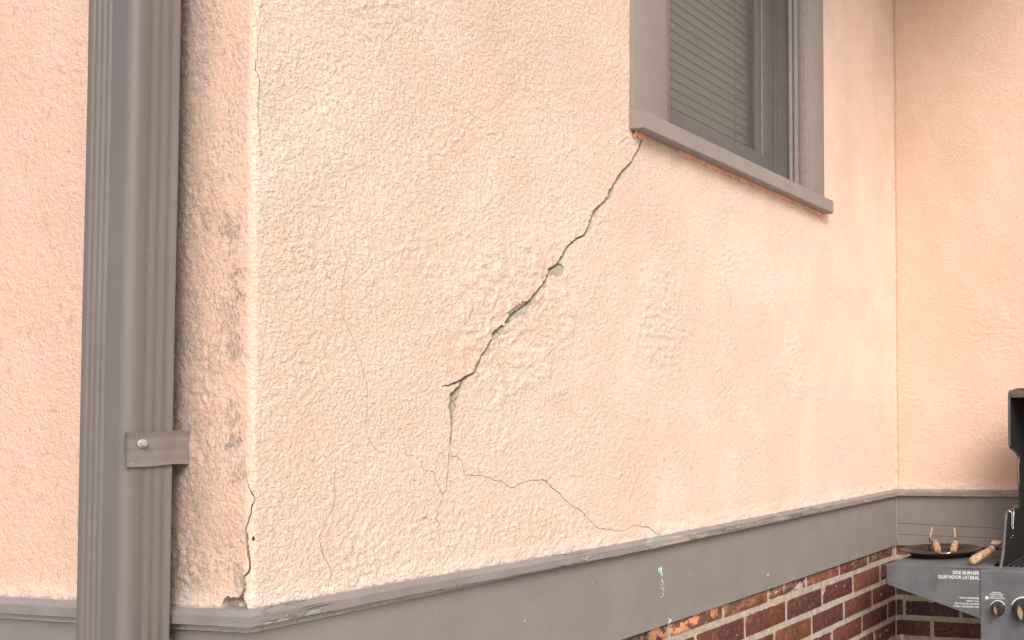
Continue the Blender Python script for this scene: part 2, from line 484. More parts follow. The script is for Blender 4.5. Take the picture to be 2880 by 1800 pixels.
def pos(s, z, depth=0.0, h=None):
    x, y, nx, ny = base(s)
    hh = (height(s, z) if h is None else h) - depth
    return np.stack([x + nx * hh, y + ny * hh, np.asarray(z, float)], 1)

def densify(pts, step):
    out = []
    n = len(pts)
    for i in range(n - 1):
        a = np.array(pts[i], float); b = np.array(pts[i + 1], float)
        k = max(1, int(math.ceil(np.linalg.norm((b - a)[:2]) / step)))
        for j in range(k):
            out.append(a + (b - a) * j / k)
    out.append(np.array(pts[-1], float))
    return np.array(out)

def ribbon(line, k, jag=0.35, step=0.0035, seed=0, wmin=0.0):
    """crack outline with ragged edges from a centre line with widths"""
    rs = np.random.RandomState(seed)
    p = densify(line, step)
    c = p[:, :2].copy(); w = np.maximum(p[:, 2] * k, wmin)
    d = np.gradient(c, axis=0)
    d /= np.linalg.norm(d, axis=1)[:, None] + 1e-9
    nrm = np.stack([-d[:, 1], d[:, 0]], 1)
    wob = np.convolve(rs.normal(0, 1, len(c) + 4), np.ones(3) / 3, 'same')[2:-2] * 0.0009
    c = c + nrm * wob[:, None]
    a = c + nrm * (w * (0.5 + jag * rs.uniform(-.5, .5, len(w))))[:, None]
    b = c - nrm * (w * (0.5 + jag * rs.uniform(-.5, .5, len(w))))[:, None]
    tip0 = c[0] - d[0] * 0.0005; tip1 = c[-1] + d[-1] * 0.001
    return np.concatenate([[tip0], a, [tip1], b[::-1]])

def ragged(poly, step=0.003, amp=0.0006, seed=0):
    rs = np.random.RandomState(seed)
    p = densify(list(poly) + [poly[0]], step)[:-1]
    return p[:, :2] + rs.normal(0, amp, (len(p), 2))

def grow(poly, k):
    c = np.array(poly).mean(0)
    return [tuple(c + (np.array(p) - c) * k) for p in poly]

deep = [ribbon([(a, b, min(w, 9.0) * (0.55 if w > 12 else 1.0)) for a, b, w in MAINC], 0.00058, seed=1), ribbon(BR, 0.00022, seed=2)]
shallow_chip = [ragged(grow(CHIP1, 1.12), seed=3), ragged(grow(CHIP2, 1.22), seed=4), ribbon([(a, b, w * (1.35 if w > 12 else 1.05)) for a, b, w in MAINC], 0.00046, seed=31), ribbon(BR, 0.00042, seed=32)]
hair = [ribbon(H2, 0.00046, seed=5), ribbon(H1, 0.00044, seed=6)] + \
       [ribbon(h, 0.00052, seed=7 + i, wmin=0.0005) for i, h in enumerate((H3, H4, H5, H6, H7, H8, H9))]
corner = [ribbon(CORN, 0.00042, seed=20), ragged(CHOLE, 0.003, 0.0007, 21), ragged(CSPOT, 0.002, 0.0004, 22),
          ]
faint = [ribbon(CUP, 0.00020, seed=23), ribbon(CUP2, 0.0002, seed=24)]
POLYS = [(p, 0.010) for p in deep] + [(p, 0.0026) for p in shallow_chip] + [(p, 0.007) for p in hair] + \
        [(p, 0.011) for p in corner] + [(p, 0.0025) for p in faint]

def in_poly(px, py, poly):
    ins = np.zeros(len(px), bool)
    lo = poly.min(0); hi = poly.max(0)
    idx = np.where((px >= lo[0]) & (px <= hi[0]) & (py >= lo[1]) & (py <= hi[1]))[0]
    if len(idx) == 0:
        return ins
    x = px[idx]; y = py[idx]
    r = np.zeros(len(idx), bool)
    a = poly; b = np.roll(poly, -1, 0)
    for (x0, y0), (x1, y1) in zip(a, b):
        if y0 == y1:
            continue
        c = ((y0 > y) != (y1 > y)) & (x < (x1 - x0) * (y - y0) / (y1 - y0) + x0)
        r ^= c
    ins[idx] = r
    return ins

def axis(knots):
    """knots: (start, spacing) ... (end, None)"""
    out = []
    for (a, d0), (b, _) in zip(knots, knots[1:]):
        n = max(1, int(round((b - a) / d0)))
        out += list(np.linspace(a, b, n, endpoint=False))
    out.append(knots[-1][0])
    return np.array(out)

SA = axis([(-1.6, .05), (-.55, .0045), (-.24, .0028), (-ARC, .0014), (ARC, .0026), (.6, .0031), (1.1, .0037), (1.6, .0044),
           (S1 - .02, .0022), (S1, .0010), (S2, .0022), (S2 + .02, .0048), (S2 + .52, .03), (S2 + 2.4, None)])
ZA = axis([(1.080, .003), (1.92, .0036), (2.3, .0048), (2.80, .04), (3.30, None)])
OPEN = (0.815, 1.490, 1.945, 2.86)     # wall opening behind the window trim: x0, x1, z0, z1

def build_stucco():
    ns, nz = len(SA), len(ZA)
    gs, gz = np.meshgrid(SA, ZA, indexing='ij')
    fs, fz = gs.ravel(), gz.ravel()
    cs = (SA[:-1] + SA[1:]) / 2; cz = (ZA[:-1] + ZA[1:]) / 2
    keep = np.ones((ns - 1, nz - 1), bool)
    kx = cs - ARC + RO
    wm = ((kx > OPEN[0]) & (kx < OPEN[1]))[:, None] & ((cz > OPEN[2]) & (cz < OPEN[3]))[None, :]
    near = np.zeros_like(keep)
    for poly, dep in POLYS:
        q = densify(list(poly) + [poly[0]], 0.0012)
        i = np.clip(np.searchsorted(SA, q[:, 0]) - 1, 0, ns - 2)
        j = np.clip(np.searchsorted(ZA, q[:, 1]) - 1, 0, nz - 2)
        for di in (-1, 0, 1):
            for dj in (-1, 0, 1):
                near[np.clip(i + di, 0, ns - 2), np.clip(j + dj, 0, nz - 2)] = True
        ci, cj = np.meshgrid(cs, cz, indexing='ij')
        near |= in_poly(ci.ravel(), cj.ravel(), poly).reshape(near.shape)
    near &= ~wm
    full = ~near & ~wm
    vid = np.arange(ns * nz).reshape(ns, nz)
    ii, jj = np.where(full)
    quads = np.stack([vid[ii, jj], vid[ii + 1, jj], vid[ii + 1, jj + 1], vid[ii, jj + 1]], 1)
    # region to be re-triangulated round the cracks
    ni, nj = np.where(near)
    pts = []; owner = []; index = {}
    def gridv(i, j):
        k = vid[i, j]
        if k not in index:
            index[k] = len(pts); pts.append((fs[k], fz[k])); owner.append(k)
        return index[k]
    edges = []
    for i, j in zip(ni, nj):
        for (a, b, oi, oj) in (((i, j), (i + 1, j), i, j - 1), ((i + 1, j), (i + 1, j + 1), i + 1, j),
                               ((i + 1, j + 1), (i, j + 1), i, j + 1), ((i, j + 1), (i, j), i - 1, j)):
            if not (0 <= oi < ns - 1 and 0 <= oj < nz - 1) or not near[oi, oj]:
                edges.append((gridv(*a), gridv(*b)))
    allout = np.concatenate([p for p, _ in POLYS])
    # grid points well inside the strip stay as support
    for i, j in zip(ni, nj):
        if vid[i, j] in index:
            continue
        k = vid[i, j]
        d = np.abs(allout[:, 0] - fs[k]) + np.abs(allout[:, 1] - fz[k])
        if d.min() > 0.0016:
            gridv(i, j)
    for poly, dep in POLYS:
        b0 = len(pts)
        for p in poly:
            pts.append((float(p[0]), float(p[1]))); owner.append(-1)
        n = len(poly)
        edges += [(b0 + k, b0 + (k + 1) % n) for k in range(n)]
    ov, oe, of, mv, me_, mf = delaunay_2d_cdt([Vector(p) for p in pts], edges, [], 0, 1e-6)
    ov = np.array([(v[0], v[1]) for v in ov])
    tri = np.array([f[:3] for f in of if len(f) == 3])
    cen = ov[tri].mean(1)
    i = np.clip(np.searchsorted(SA, cen[:, 0]) - 1, 0, ns - 2)
    j = np.clip(np.searchsorted(ZA, cen[:, 1]) - 1, 0, nz - 2)
    ok = near[i, j]
    tri = tri[ok]; cen = cen[ok]
    dep = np.zeros(len(tri))
    for poly, d in POLYS:
        ins = in_poly(cen[:, 0], cen[:, 1], poly)
        dep = np.where(ins, np.maximum(dep, d), dep)
    # output vertex -> grid vertex
    gid = np.full(len(ov), -1)
    for k, src in enumerate(mv):
        for o in src:
            if owner[o] >= 0:
                gid[k] = owner[o]
    extra = np.where(gid < 0)[0]
    gid[extra] = ns * nz + np.arange(len(extra))
    vs = np.concatenate([fs, ov[extra, 0]]); vz = np.concatenate([fz, ov[extra, 1]])
    H = height(vs, vz)
    # plaster curls out a touch along the open crack
    P = pos(vs, vz, 0.0, H)
    skin = gid[tri[dep == 0]]
    hole = tri[dep > 0]; hdep = dep[dep > 0]
    # crack walls: edges of hole triangles that border skin
    cnt = {}
    for t in tri[dep == 0]:
        for a, b in ((t[0], t[1]), (t[1], t[2]), (t[2], t[0])):
            cnt[(min(a, b), max(a, b))] = 1
    faces_c = []; verts_c = []; vmap = {}; fdep = []
    def cv(k, d):
        key = (k, round(d, 5))
        if key not in vmap:
            vmap[key] = len(verts_c)
            g = gid[k]
            dd = d
            if d > 0.002:
                dd = d * (1 + 0.25 * float(pn(np.array([vs[g] * 160]), np.array([vz[g] * 160]), 55)[0]))
            verts_c.append((g, dd))
        return vmap[key]
    tmax = {}
    for t, d in zip(hole, hdep):
        for k in t:
            tmax[k] = max(tmax.get(k, 0), d)
    for t, d in zip(hole, hdep):
        faces_c.append([cv(k, tmax[k]) for k in t])
        fdep.append(cen_s(ov, t))
        for a, b in ((t[0], t[1]), (t[1], t[2]), (t[2], t[0])):
            if (min(a, b), max(a, b)) in cnt:
                faces_c.append([cv(a, -0.0001), cv(b, -0.0001), cv(b, tmax[b]), cv(a, tmax[a])])
                fdep.append(cen_s(ov, t))
    gi = np.array([v[0] for v in verts_c]); gd = np.array([v[1] for v in verts_c])
    PC = pos(vs[gi], vz[gi], 0.0, H[gi] - gd)
    return P, quads, skin, vs, PC, faces_c, np.array(fdep)

def cen_s(ov, t):
    return float(ov[t, 0].mean())

def fast_mesh(name, P, polys):
    """polys: list of int arrays (n,k)"""
    used = np.unique(np.concatenate([p.ravel() for p in polys]))
    remap = np.full(len(P), -1); remap[used] = np.arange(len(used))
    me = bpy.data.meshes.new(name)
    co = P[used]
    me.vertices.add(len(co))
    me.vertices.foreach_set("co", co.astype(np.float32).ravel())
    loops = np.concatenate([remap[p].ravel() for p in polys])
    tot = np.concatenate([np.full(len(p), p.shape[1]) for p in polys])
    start = np.concatenate([[0], np.cumsum(tot)[:-1]])
    me.loops.add(len(loops))
    me.loops.foreach_set("vertex_index", loops.astype(np.int32))
    me.polygons.add(len(tot))
    me.polygons.foreach_set("loop_start", start.astype(np.int32))
    me.polygons.foreach_set("loop_total", tot.astype(np.int32))
    me.polygons.foreach_set("use_smooth", np.ones(len(tot), bool))
    me.update(calc_edges=True)
    me.validate()
    return me

# mildew blotches beside the near corner: y, z, half-width, half-height, strength
MILDEW = [(0.030, 1.538, 0.016, 0.022, 1.0), (0.040, 1.592, 0.020, 0.035, 0.85), (0.029, 1.437, 0.022, 0.030, 0.75),
          (0.028, 1.322, 0.014, 0.020, 1.0), (0.022, 1.503, 0.016, 0.014, 0.9), (0.034, 1.36, 0.024, 0.03, 0.7),
          (0.018, 1.28, 0.016, 0.03, 0.65), (0.040, 1.475, 0.022, 0.045, 0.7), (0.062, 1.43, 0.022, 0.05, 0.6),
          (0.024, 1.155, 0.020, 0.016, 0.8), (0.012, 1.145, 0.012, 0.030, 0.9), (0.045, 1.20, 0.03, 0.04, 0.45),
          (0.045, 1.66, 0.02, 0.03, 0.5), (0.010, 1.19, 0.010, 0.05, 0.5), (0.075, 1.60, 0.02, 0.05, 0.5)]

house = empty("house", (0, 0, 0), "peach stucco house with cracked wall, grey trim and red brick base behind the grill", "house")

M_stucco = stucco_material("peach_stucco")
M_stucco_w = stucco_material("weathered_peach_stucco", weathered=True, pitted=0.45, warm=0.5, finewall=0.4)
M_stucco_f = stucco_material("far_peach_stucco", warm=0.32, finewall=0.6)
mt = NT("exposed_mortar")
cm = mt.mix(mt.ramp(mt.noise(300, 4, 0.7), 0.3, 0.7), (0.34, 0.30, 0.24), (0.50, 0.45, 0.37))
mt.color(cm); mt.rough(0.95); mt.spec(0.1); mt.bump(mt.noise(500, 3), 0.0015, 0.9)
M_mortar_raw = mt.m

P, quads, skin, vs, PC, faces_c, fdep = build_stucco()
qc = vs[quads].mean(1); sc = vs[skin].mean(1)
mid2 = (S1 + S2) / 2
for lo, hi, mat, lab in ((-9, 0.0, M_stucco_w, "mildewed end wall with grey stain and painted shade by the downspout"),
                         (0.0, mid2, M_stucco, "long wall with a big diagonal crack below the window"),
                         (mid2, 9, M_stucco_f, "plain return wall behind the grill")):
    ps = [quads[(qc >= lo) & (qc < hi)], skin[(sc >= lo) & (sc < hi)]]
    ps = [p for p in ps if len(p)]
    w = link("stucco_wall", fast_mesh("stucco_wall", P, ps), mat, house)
    w["label"] = lab
    sel = [f for f, d in zip(faces_c, fdep) if lo <= d < hi]
    if sel:
        par = {}
        def find(i):
            while par.setdefault(i, i) != i:
                par[i] = par[par[i]]
                i = par[i]
            return i
        for f in sel:
            for i in f[1:]:
                par[find(i)] = find(f[0])
        comps = {}
        for f in sel:
            comps.setdefault(find(f[0]), []).append(f)
        for fs_ in comps.values():
            us = sorted({i for f in fs_ for i in f}); rm = {u: k for k, u in enumerate(us)}
            me = bpy.data.meshes.new("crack")
            me.from_pydata([tuple(PC[u]) for u in us], [], [[rm[i] for i in f] for f in fs_])
            me.validate()
            link("crack", me, M_mortar_raw, w)

# ------------------------------------------------------------------ ledge, boards and brick base
M_ledge = trim_material("peeling_grey_paint", (0.245, 0.222, 0.208), 0.6, peel=True, var=0.08)
M_board = trim_material("grey_board_paint", (0.240, 0.215, 0.197), 0.5, board=True, var=0.05)
M_trim = trim_material("grey_window_paint", (0.275, 0.245, 0.228), 0.5, var=0.05)

def ledge_top(x):
    return 1.110 - 0.0095 * float(sstep(0, 0.8, np.array(x)))

def sweep_house(bm, prof, zfun, step, jit=0.0, y_far=1.6, y_near=-2.4):
    """profile [(outward, dz)] run along the end wall, the long wall and the return wall with mitred corners"""
    path = []
    for y in np.arange(y_far, 0.02, -step):
        path.append((0, y, -1, 0))
    path.append((0, 0, -1, -1))
    for x in np.arange(step, L - 0.01, step):
        path.append((x, 0, 0, -1))
    path.append((L, 0, -1, -1))
    for y in np.arange(-step, y_near, -step):
        path.append((L, y, -1, 0))
    rings = []
    for k, (x, y, nx, ny) in enumerate(path):
        r = []
        for m, (o, dz) in enumerate(prof):
            jo = jz = 0.0
            if jit and 0 < m < len(prof) - 1:
                jo = 0.6 * jit * float(pn(np.array([k * step * 25.0]), np.array([m * 3.7]), 61)[0])
                jz = 0.6 * jit * float(pn(np.array([k * step * 33.0]), np.array([m * 5.1]), 62)[0])
            oo = o + jo
            r.append(bm.verts.new((x + nx * oo, y + ny * oo, zfun(max(x, 0)) + dz + jz)))
        rings.append(r)
    for a, b in zip(rings, rings[1:]):
        for k in range(len(prof) - 1):
            bm.faces.new((a[k], b[k], b[k + 1], a[k + 1]))
    bm.faces.new(rings[0]); bm.faces.new(rings[-1][::-1])

bm = bmesh.new()
sweep_house(bm, [(-0.03, 0.0005), (-0.004, 0.0005), (0.002, -0.0010), (0.0098, -0.0068), (0.0110, -0.0080), (0.0112, -0.0200),
                 (0.0104, -0.0212), (-0.03, -0.0235)], ledge_top, 0.008, 0.0009)
ledge = from_bm("ledge_moulding", bm, M_ledge, house, False)
ledge["label"] = "grey wooden ledge with peeling green and bare patches"

def board_prism(bm, a, b, n, o, th, z0a, z0b, z1a, z1b):
    """upright board from plan point a to b, outward normal n, outer face at offset o"""
    a = Vector((*a, 0)); b = Vector((*b, 0)); n = Vector((*n, 0))
    pts = [a + n * o + Vector((0, 0, z0a)), b + n * o + Vector((0, 0, z0b)), b + n * o + Vector((0, 0, z1b)), a + n * o + Vector((0, 0, z1a))]
    fs = prism(bm, pts, -n * th)
    return fs

bm = bmesh.new()
board_prism(bm, (0.003, 0), (L + 0.002, 0), (0, -1), -0.003, 0.03, 0.9115, 0.9115, 1.098, 1.092)
o = from_bm("skirt_board", bm, M_board, house)
bm = bmesh.new()
board_prism(bm, (0, 1.6), (0, 0.0335), (-1, 0), -0.003, 0.03, 0.9115, 0.9115, 1.098, 1.098)
from_bm("skirt_board", bm, M_board, house)
bm = bmesh.new()
y0, y1 = 0.0025, -2.4
board_prism(bm, (L, y0), (L, y1), (-1, 0), -0.003, 0.03, 0.9115, 0.9115, 0.9475, 0.9075 + 0.005)
board_prism(bm, (L, y0), (L, y1), (-1, 0), -0.0025, 0.03, 0.9487, 0.9137, 0.9850, 0.9150)
board_prism(bm, (L, y0), (L, y1), (-1, 0), -0.003, 0.03, 0.9862, 0.9162, 1.092, 1.092)
from_bm("skirt_board", bm, M_board, house)

# turquoise paint runs and white flecks on the long board
bm = bmesh.new()
def fleck(x, z, r, ry=None, n=9):
    ry = ry or r
    c = [bm.verts.new((x + math.cos(a) * r * random.uniform(.7, 1.2), 0.0028, z + math.sin(a) * ry * random.uniform(.8, 1.2)))
         for a in [2 * math.pi * k / n for k in range(n)]]
    t = bm.verts.new((x, 0.0014, z))
    for k in range(n):
        bm.faces.new((c[k], c[(k + 1) % n], t))
M_turq = plain("turquoise_paint", (0.45, 0.66, 0.62), 0.5)
fleck(0.8185, 1.030, 0.0022, 0.006); fleck(0.8255, 1.0275, 0.0045, 0.0095); fleck(0.829, 1.018, 0.0018, 0.005)
for k in range(13):
    fleck(0.829 + random.uniform(-.003, .006), 1.010 - k * 0.0031, random.uniform(.0006, .0016), random.uniform(.0008, .002))
from_bm("paint_run", bm, M_turq, o, True)
bm = bmesh.new()
fleck(0.856, 0.9165, 0.004, 0.005); fleck(0.850, 0.923, 0.0012)
fleck(0.852, 0.9135, 0.002, 0.003)
from_bm("paint_run", bm, M_turq, o, True)
M_fleck = plain("pale_paint", (0.62, 0.58, 0.54), 0.6)
for x, z, r, rz in ((1.257, 0.949, 0.004, 0.003), (0.453, 1.001, 0.0018, 0.0018), (0.62, 1.035, 0.001, 0.0014), (0.93, 1.0, 0.0012, 0.0012), (1.5, 1.02, 0.0014, 0.002)):
    bm = bmesh.new()
    fleck(x, z, r, rz)
    from_bm("paint_fleck", bm, M_fleck, o, True)

# brick base
def brick_material():
    t = NT("red_brick")
    at = t.n("Attribute", attribute_name="tint").outputs["Fac"]
    rp = t.n("ValToRGB")
    t.l(at, rp.inputs[0])
    cols = [(0.0, (0.055, 0.030, 0.031)), (0.22, (0.090, 0.036, 0.032)), (0.45, (0.115, 0.036, 0.027)), (0.65, (0.140, 0.046, 0.027)),
            (0.82, (0.180, 0.070, 0.036)), (1.0, (0.23, 0.100, 0.052))]
    e = rp.color_ramp.elements
    e[0].position, e[0].color = cols[0][0], (*cols[0][1], 1)
    e[1].position, e[1].color = cols[-1][0], (*cols[-1][1], 1)
    for p, c in cols[1:-1]:
        q = e.new(p); q.color = (*c, 1)
    c = rp.outputs[0]
    n = t.noise(16.0, 5, 0.7, t.mapping((1.4, 1.4, 1.0)))
    c = t.mix(t.ramp(n, 0.35, 0.7, 0.0, 0.6), c, (0.055, 0.027, 0.030))
    n2 = t.noise(70.0, 4, 0.7)
    c = t.mix(t.ramp(n2, 0.48, 0.74, 0.0, 0.55), c, (0.27, 0.155, 0.110))
    s = t.noise(170.0, 2, 0.5)
    c = t.mix(t.ramp(s, 0.72, 0.76, 0.0, 0.7), c, (0.42, 0.36, 0.31))
    # old orange overspray just under the board on the long wall
    x, y, z = t.sep()
    zz = t.ramp(z, 0.872, 0.888)
    pch = t.ramp(t.noise(32.0, 4, 0.65, t.mapping((1, 1, 1.6), (0.9, 0, 0))), 0.50, 0.56)
    xr = t.math('MULTIPLY', t.ramp(x, 0.70, 0.86), t.ramp(x, 1.0, 1.10, 1.0, 0.25))
    c = t.mix(t.math('MULTIPLY', t.math('MULTIPLY', zz, pch), xr), c, (0.72, 0.33, 0.19))
    drt = t.ramp(t.noise(45.0, 4, 0.6), 0.45, 0.7)
    c = t.mix(t.math('MULTIPLY', t.math('MULTIPLY', zz, drt), 0.5), c, (0.16, 0.13, 0.10))
    t.color(c)
    t.rough(t.ramp(t.noise(25.0, 3), 0.3, 0.7, 0.5, 0.85))
    t.spec(0.35)
    b = t.bump(t.noise(240.0, 4, 0.65), 0.0012, 0.8)
    t.bump(t.noise(45.0, 4, 0.6), 0.0025, 0.6, b)
    return t.m

tm = NT("brick_mortar")
cmn = tm.mix(tm.ramp(tm.noise(60, 5, 0.7), 0.3, 0.7), (0.36, 0.305, 0.245), (0.52, 0.455, 0.38))
cmn = tm.mix(tm.ramp(tm.noise(420, 2, 0.6), 0.62, 0.70, 0.0, 0.6), cmn, (0.20, 0.16, 0.12))
tm.color(cmn); tm.rough(0.95); tm.spec(0.1)
tb = tm.bump(tm.noise(420, 4, 0.65), 0.0022, 0.9)
tm.bump(tm.noise(70, 3, 0.6), 0.004, 0.6, tb)
M_bmortar = tm.m
M_brick = brick_material()

def bricks(bm, tint, P0, U, N, u_lo, u_hi, joints, o=0.0):
    """courses of bricks; P0 plan origin, U run, N outward"""
    U = Vector((*U, 0)); N = Vector((*N, 0)); P0 = Vector((*P0, 0))
    top = 0.9295
    k = 0
    while top > 0.02:
        anchor = joints.get(k, 0.203 * random.random())
        us = []
        u = anchor - 0.203 * math.ceil((anchor - u_lo) / 0.203)
        while u < u_hi + 0.2:
            us.append(u); u += 0.203
        for ua in us:
            a = max(ua + 0.0055 + random.uniform(-.001, .001), u_lo); b = min(ua + 0.203 - 0.0055 + random.uniform(-.001, .001), u_hi)
            if b - a < 0.02:
                continue
            z0 = top - 0.0515 + random.uniform(-.001, .001); z1 = top + random.uniform(-.001, .001)
            if z0 < 0.0:
                continue
            off = o + random.uniform(-.0012, .0012)
            t = random.choice((0.05, 0.15, 0.25, 0.35, 0.45, 0.55, 0.65, 0.8, 0.95)) if (k, round(ua, 2)) not in FIXTINT else FIXTINT[(k, round(ua, 2))]
            n0 = len(bm.faces)
            pts = [P0 + U * a + N * off + Vector((0, 0, z0)), P0 + U * b + N * off + Vector((0, 0, z0)),
                   P0 + U * b + N * off + Vector((0, 0, z1)), P0 + U * a + N * off + Vector((0, 0, z1))]
            pts = [p + Vector((random.uniform(-.0008, .0008),) * 2 + (random.uniform(-.0008, .0008),)) for p in pts]
            fs = prism(bm, pts, -N * 0.03)
            es = list({e for f in fs for e in f.edges})
            r = bmesh.ops.bevel(bm, geom=es, offset=0.003, segments=2, profile=0.5, affect='EDGES')
            bm.faces.ensure_lookup_table()
            for f in bm.faces[n0 - 0:]:
                f[tint] = t
            for f in r["faces"]:
                f[tint] = t
            for f in fs:
                if f.is_valid:
                    f[tint] = t
        top -= 0.0675
        k += 1
FIXTINT = {}
random.seed(31)
def brick_wall(P0, U, N, lo, hi, joints, lab):
    bm = bmesh.new()
    tint = bm.faces.layers.float.new("tint")
    bricks(bm, tint, P0, U, N, lo, hi, joints, -0.0105)
    me_o = from_bm("brick_wall", bm, M_brick, house, True, 40)
    me_o["label"] = lab
    bm = bmesh.new()
    Uv = Vector((*U, 0)); Nv = Vector((*N, 0)); Pv = Vector((*P0, 0))
    st = 0.01
    us = np.arange(lo - (0.008 if lo < 0 else 0.0), hi + 0.012, st); zs = np.concatenate([np.arange(0.0, 0.55, 0.05), np.arange(0.55, 0.935, 0.0075)])
    g = []
    for u in us:
        row = []
        for z in zs:
            d = -0.0125 + 0.0014 * float(pn(np.array([u * 90]), np.array([z * 110]), 71)[0]) + 0.0012 * float(pn(np.array([u * 30]), np.array([z * 40]), 72)[0])
            row.append(bm.verts.new(Pv + Uv * float(u) + Nv * d + Vector((0, 0, float(z)))))
        g.append(row)
    for i in range(len(us) - 1):
        for j in range(len(zs) - 1):
            bm.faces.new((g[i][j], g[i + 1][j], g[i + 1][j + 1], g[i][j + 1]))
    from_bm("mortar", bm, M_bmortar, me_o, True, 180)
# course k=0 is the half-hidden one under the board
brick_wall((0, 0), (1, 0), (0, -1), 0.0125, L + 0.009, {0: 0.866, 1: 0.959, 2: 0.895, 3: 0.818, 4: 0.91}, "long brick base with orange overspray under the board")
brick_wall((L, 0), (0, -1), (-1, 0), -0.009, 2.4, {0: 0.06, 1: 0.02, 2: 0.136, 3: 0.018, 4: 0.118}, "short brick base behind the grill shelf")
brick_wall((0, 1.6), (0, -1), (-1, 0), 0.0, 1.6 - 0.0125, {}, "brick base under the end wall")

# unseen roof overhang, added above the frame to shade the walls
bm = bmesh.new()
def shade_roof_box(x0, x1, y0, y1):
    box(bm, x0, x1, y0, y1, 3.24, 3.40)
shade_roof_box(-0.25, L + 1.0, -0.25, 1.6)
shade_roof_box(0.60, L + 1.0, -0.85, -0.2502)
from_bm("added_shade_roof", bm, M_trim, house)

# ------------------------------------------------------------------ window
OX0, OX1, OZ0, OZ1 = 0.836, 1.467, 1.964, 2.86
M_screen = NT("insect_screen")
tr = M_screen.n("BsdfTransparent")
df = M_screen.n("BsdfDiffuse"); df.inputs[0].default_value = (0.22, 0.213, 0.20, 1)
mx = M_screen.n("MixShader"); mx.inputs[0].default_value = 0.37
M_screen.l(tr.outputs[0], mx.inputs[1]); M_screen.l(df.outputs[0], mx.inputs[2])
M_screen.l(mx.outputs[0], M_screen.out.inputs[0])
M_glass = NT("window_glass")
tr = M_glass.n("BsdfTransparent"); tr.inputs[0].default_value = (0.82, 0.85, 0.83, 1)
gl = M_glass.n("BsdfGlossy"); gl.inputs["Roughness"].default_value = 0.02
fr = M_glass.n("Fresnel"); fr.inputs[0].default_value = 1.5
mx = M_glass.n("MixShader")
M_glass.l(fr.outputs[0], mx.inputs[0]); M_glass.l(tr.outputs[0], mx.inputs[1]); M_glass.l(gl.outputs[0], mx.inputs[2])
M_glass.l(mx.outputs[0], M_glass.out.inputs[0])
M_sash = plain("dark_sash_paint", (0.16, 0.14, 0.135), 0.5, var=0.12, scale=20)
M_track = plain("grey_track_vinyl", (0.30, 0.265, 0.25), 0.45, var=0.1)
M_blind = plain("cream_blind_slat", (0.80, 0.78, 0.68), 0.5, var=0.04, scale=8)
M_dark = plain("dark_room", (0.06, 0.055, 0.05), 0.9)

bm = bmesh.new()
CF = -0.008
box(bm, 0.727, OX0, CF, 0.03, 1.958, 2.965, 0.0012)
box(bm, OX1, 1.560, CF, 0.03, 1.958, 2.965, 0.0012)
box(bm, OX0 + 0.0004, OX1 - 0.0004, CF + 0.0006, 0.03, OZ1, 2.9648, 0.0012)
win = from_bm("window", bm, M_trim, house, True, 30)
win["label"] = "grey framed window with drawn blind behind a screen"
bm = bmesh.new()
# sill with a slope to the front and ends flush with the trim
pr = [(-0.030, 1.9275), (-0.030, 1.9620), (-0.0275, 1.9642), (0.05, 1.978), (0.05, 1.927), (-0.022, 1.926)]
fs = prism(bm, [(0.7265, y, z) for y, z in pr], (1.5725 - 0.7265, 0, 0))
bmesh.ops.bevel(bm, geom=[e for e in bm.edges], offset=0.0012, segments=2, affect='EDGES')
from_bm("sill", bm, M_trim, win, True, 30)
# frame inside the opening: left stop, stepped right-hand tracks, head
bm = bmesh.new()
box(bm, OX0 + 0.0005, OX0 + 0.0275, 0.004, 0.030, OZ0, OZ1, 0.001)
from_bm("stop_bead", bm, plain("dark_stop_paint", (0.20, 0.178, 0.168), 0.5, var=0.06, scale=20), win, True, 30)  # left stop, painted darker than the casing
bm = bmesh.new()
box(bm, OX1 - 0.003, OX1 + 0.03, -0.004, 0.018, OZ0 - 0.004, OZ1, 0.001)
box(bm, OX1 + 0.012, OX1 + 0.03, 0.018, 0.024, OZ0 - 0.004, OZ1)
box(bm, OX1 - 0.010, OX1 + 0.03, 0.024, 0.032, OZ0 - 0.004, OZ1, 0.0015)
box(bm, OX1 - 0.002, OX1 + 0.03, 0.032, 0.037, OZ0 - 0.004, OZ1)
box(bm, OX1 - 0.016, OX1 + 0.03, 0.037, 0.045, OZ0 - 0.004, OZ1, 0.0015)
from_bm("window_frame", bm, M_track, win, True, 30)
bm = bmesh.new()
# deep jamb with tracks behind the screen
box(bm, OX1 + 0.004, OX1 + 0.03, 0.0452, 0.150, OZ0 - 0.004, OZ1)
for y in (0.060, 0.078, 0.092, 0.118):
    box(bm, OX1 - 0.003, OX1 + 0.005, y, y + 0.004, OZ0 - 0.004, OZ1, 0.001)
box(bm, OX0 - 0.02, OX1 + 0.004, 0.046, 0.20, OZ0 - 0.02, OZ0 + 0.008)
box(bm, OX0 - 0.02, OX0 - 0.002, 0.0465, 0.150, OZ0 + 0.0085, OZ1)
from_bm("jamb", bm, M_sash, win)
bm = bmesh.new()
box(bm, OX0 + 0.0, OX1 + 0.003, 0.100, 0.128, OZ0 + 0.009, OZ0 + 0.1, 0.002)
box(bm, OX1 - 0.045, OX1 + 0.0035, 0.1005, 0.1275, OZ0 + 0.1, OZ1, 0.002)
box(bm, OX1 - 0.066, OX1 - 0.0452, 0.1120, 0.1270, OZ0 + 0.1, OZ1, 0.002)
sash = from_bm("sash", bm, M_sash, win, True, 30)
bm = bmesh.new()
box(bm, OX1 - 0.0475, OX1 - 0.0455, 0.1060, 0.1105, OZ0 + 0.103, OZ1, 0.0006)  # thin box coloured as the pale blue reflection line in the window
from_bm("reflection_strip", bm, plain("blue_grey_strip", (0.34, 0.40, 0.44), 0.35), sash)
bm = bmesh.new()
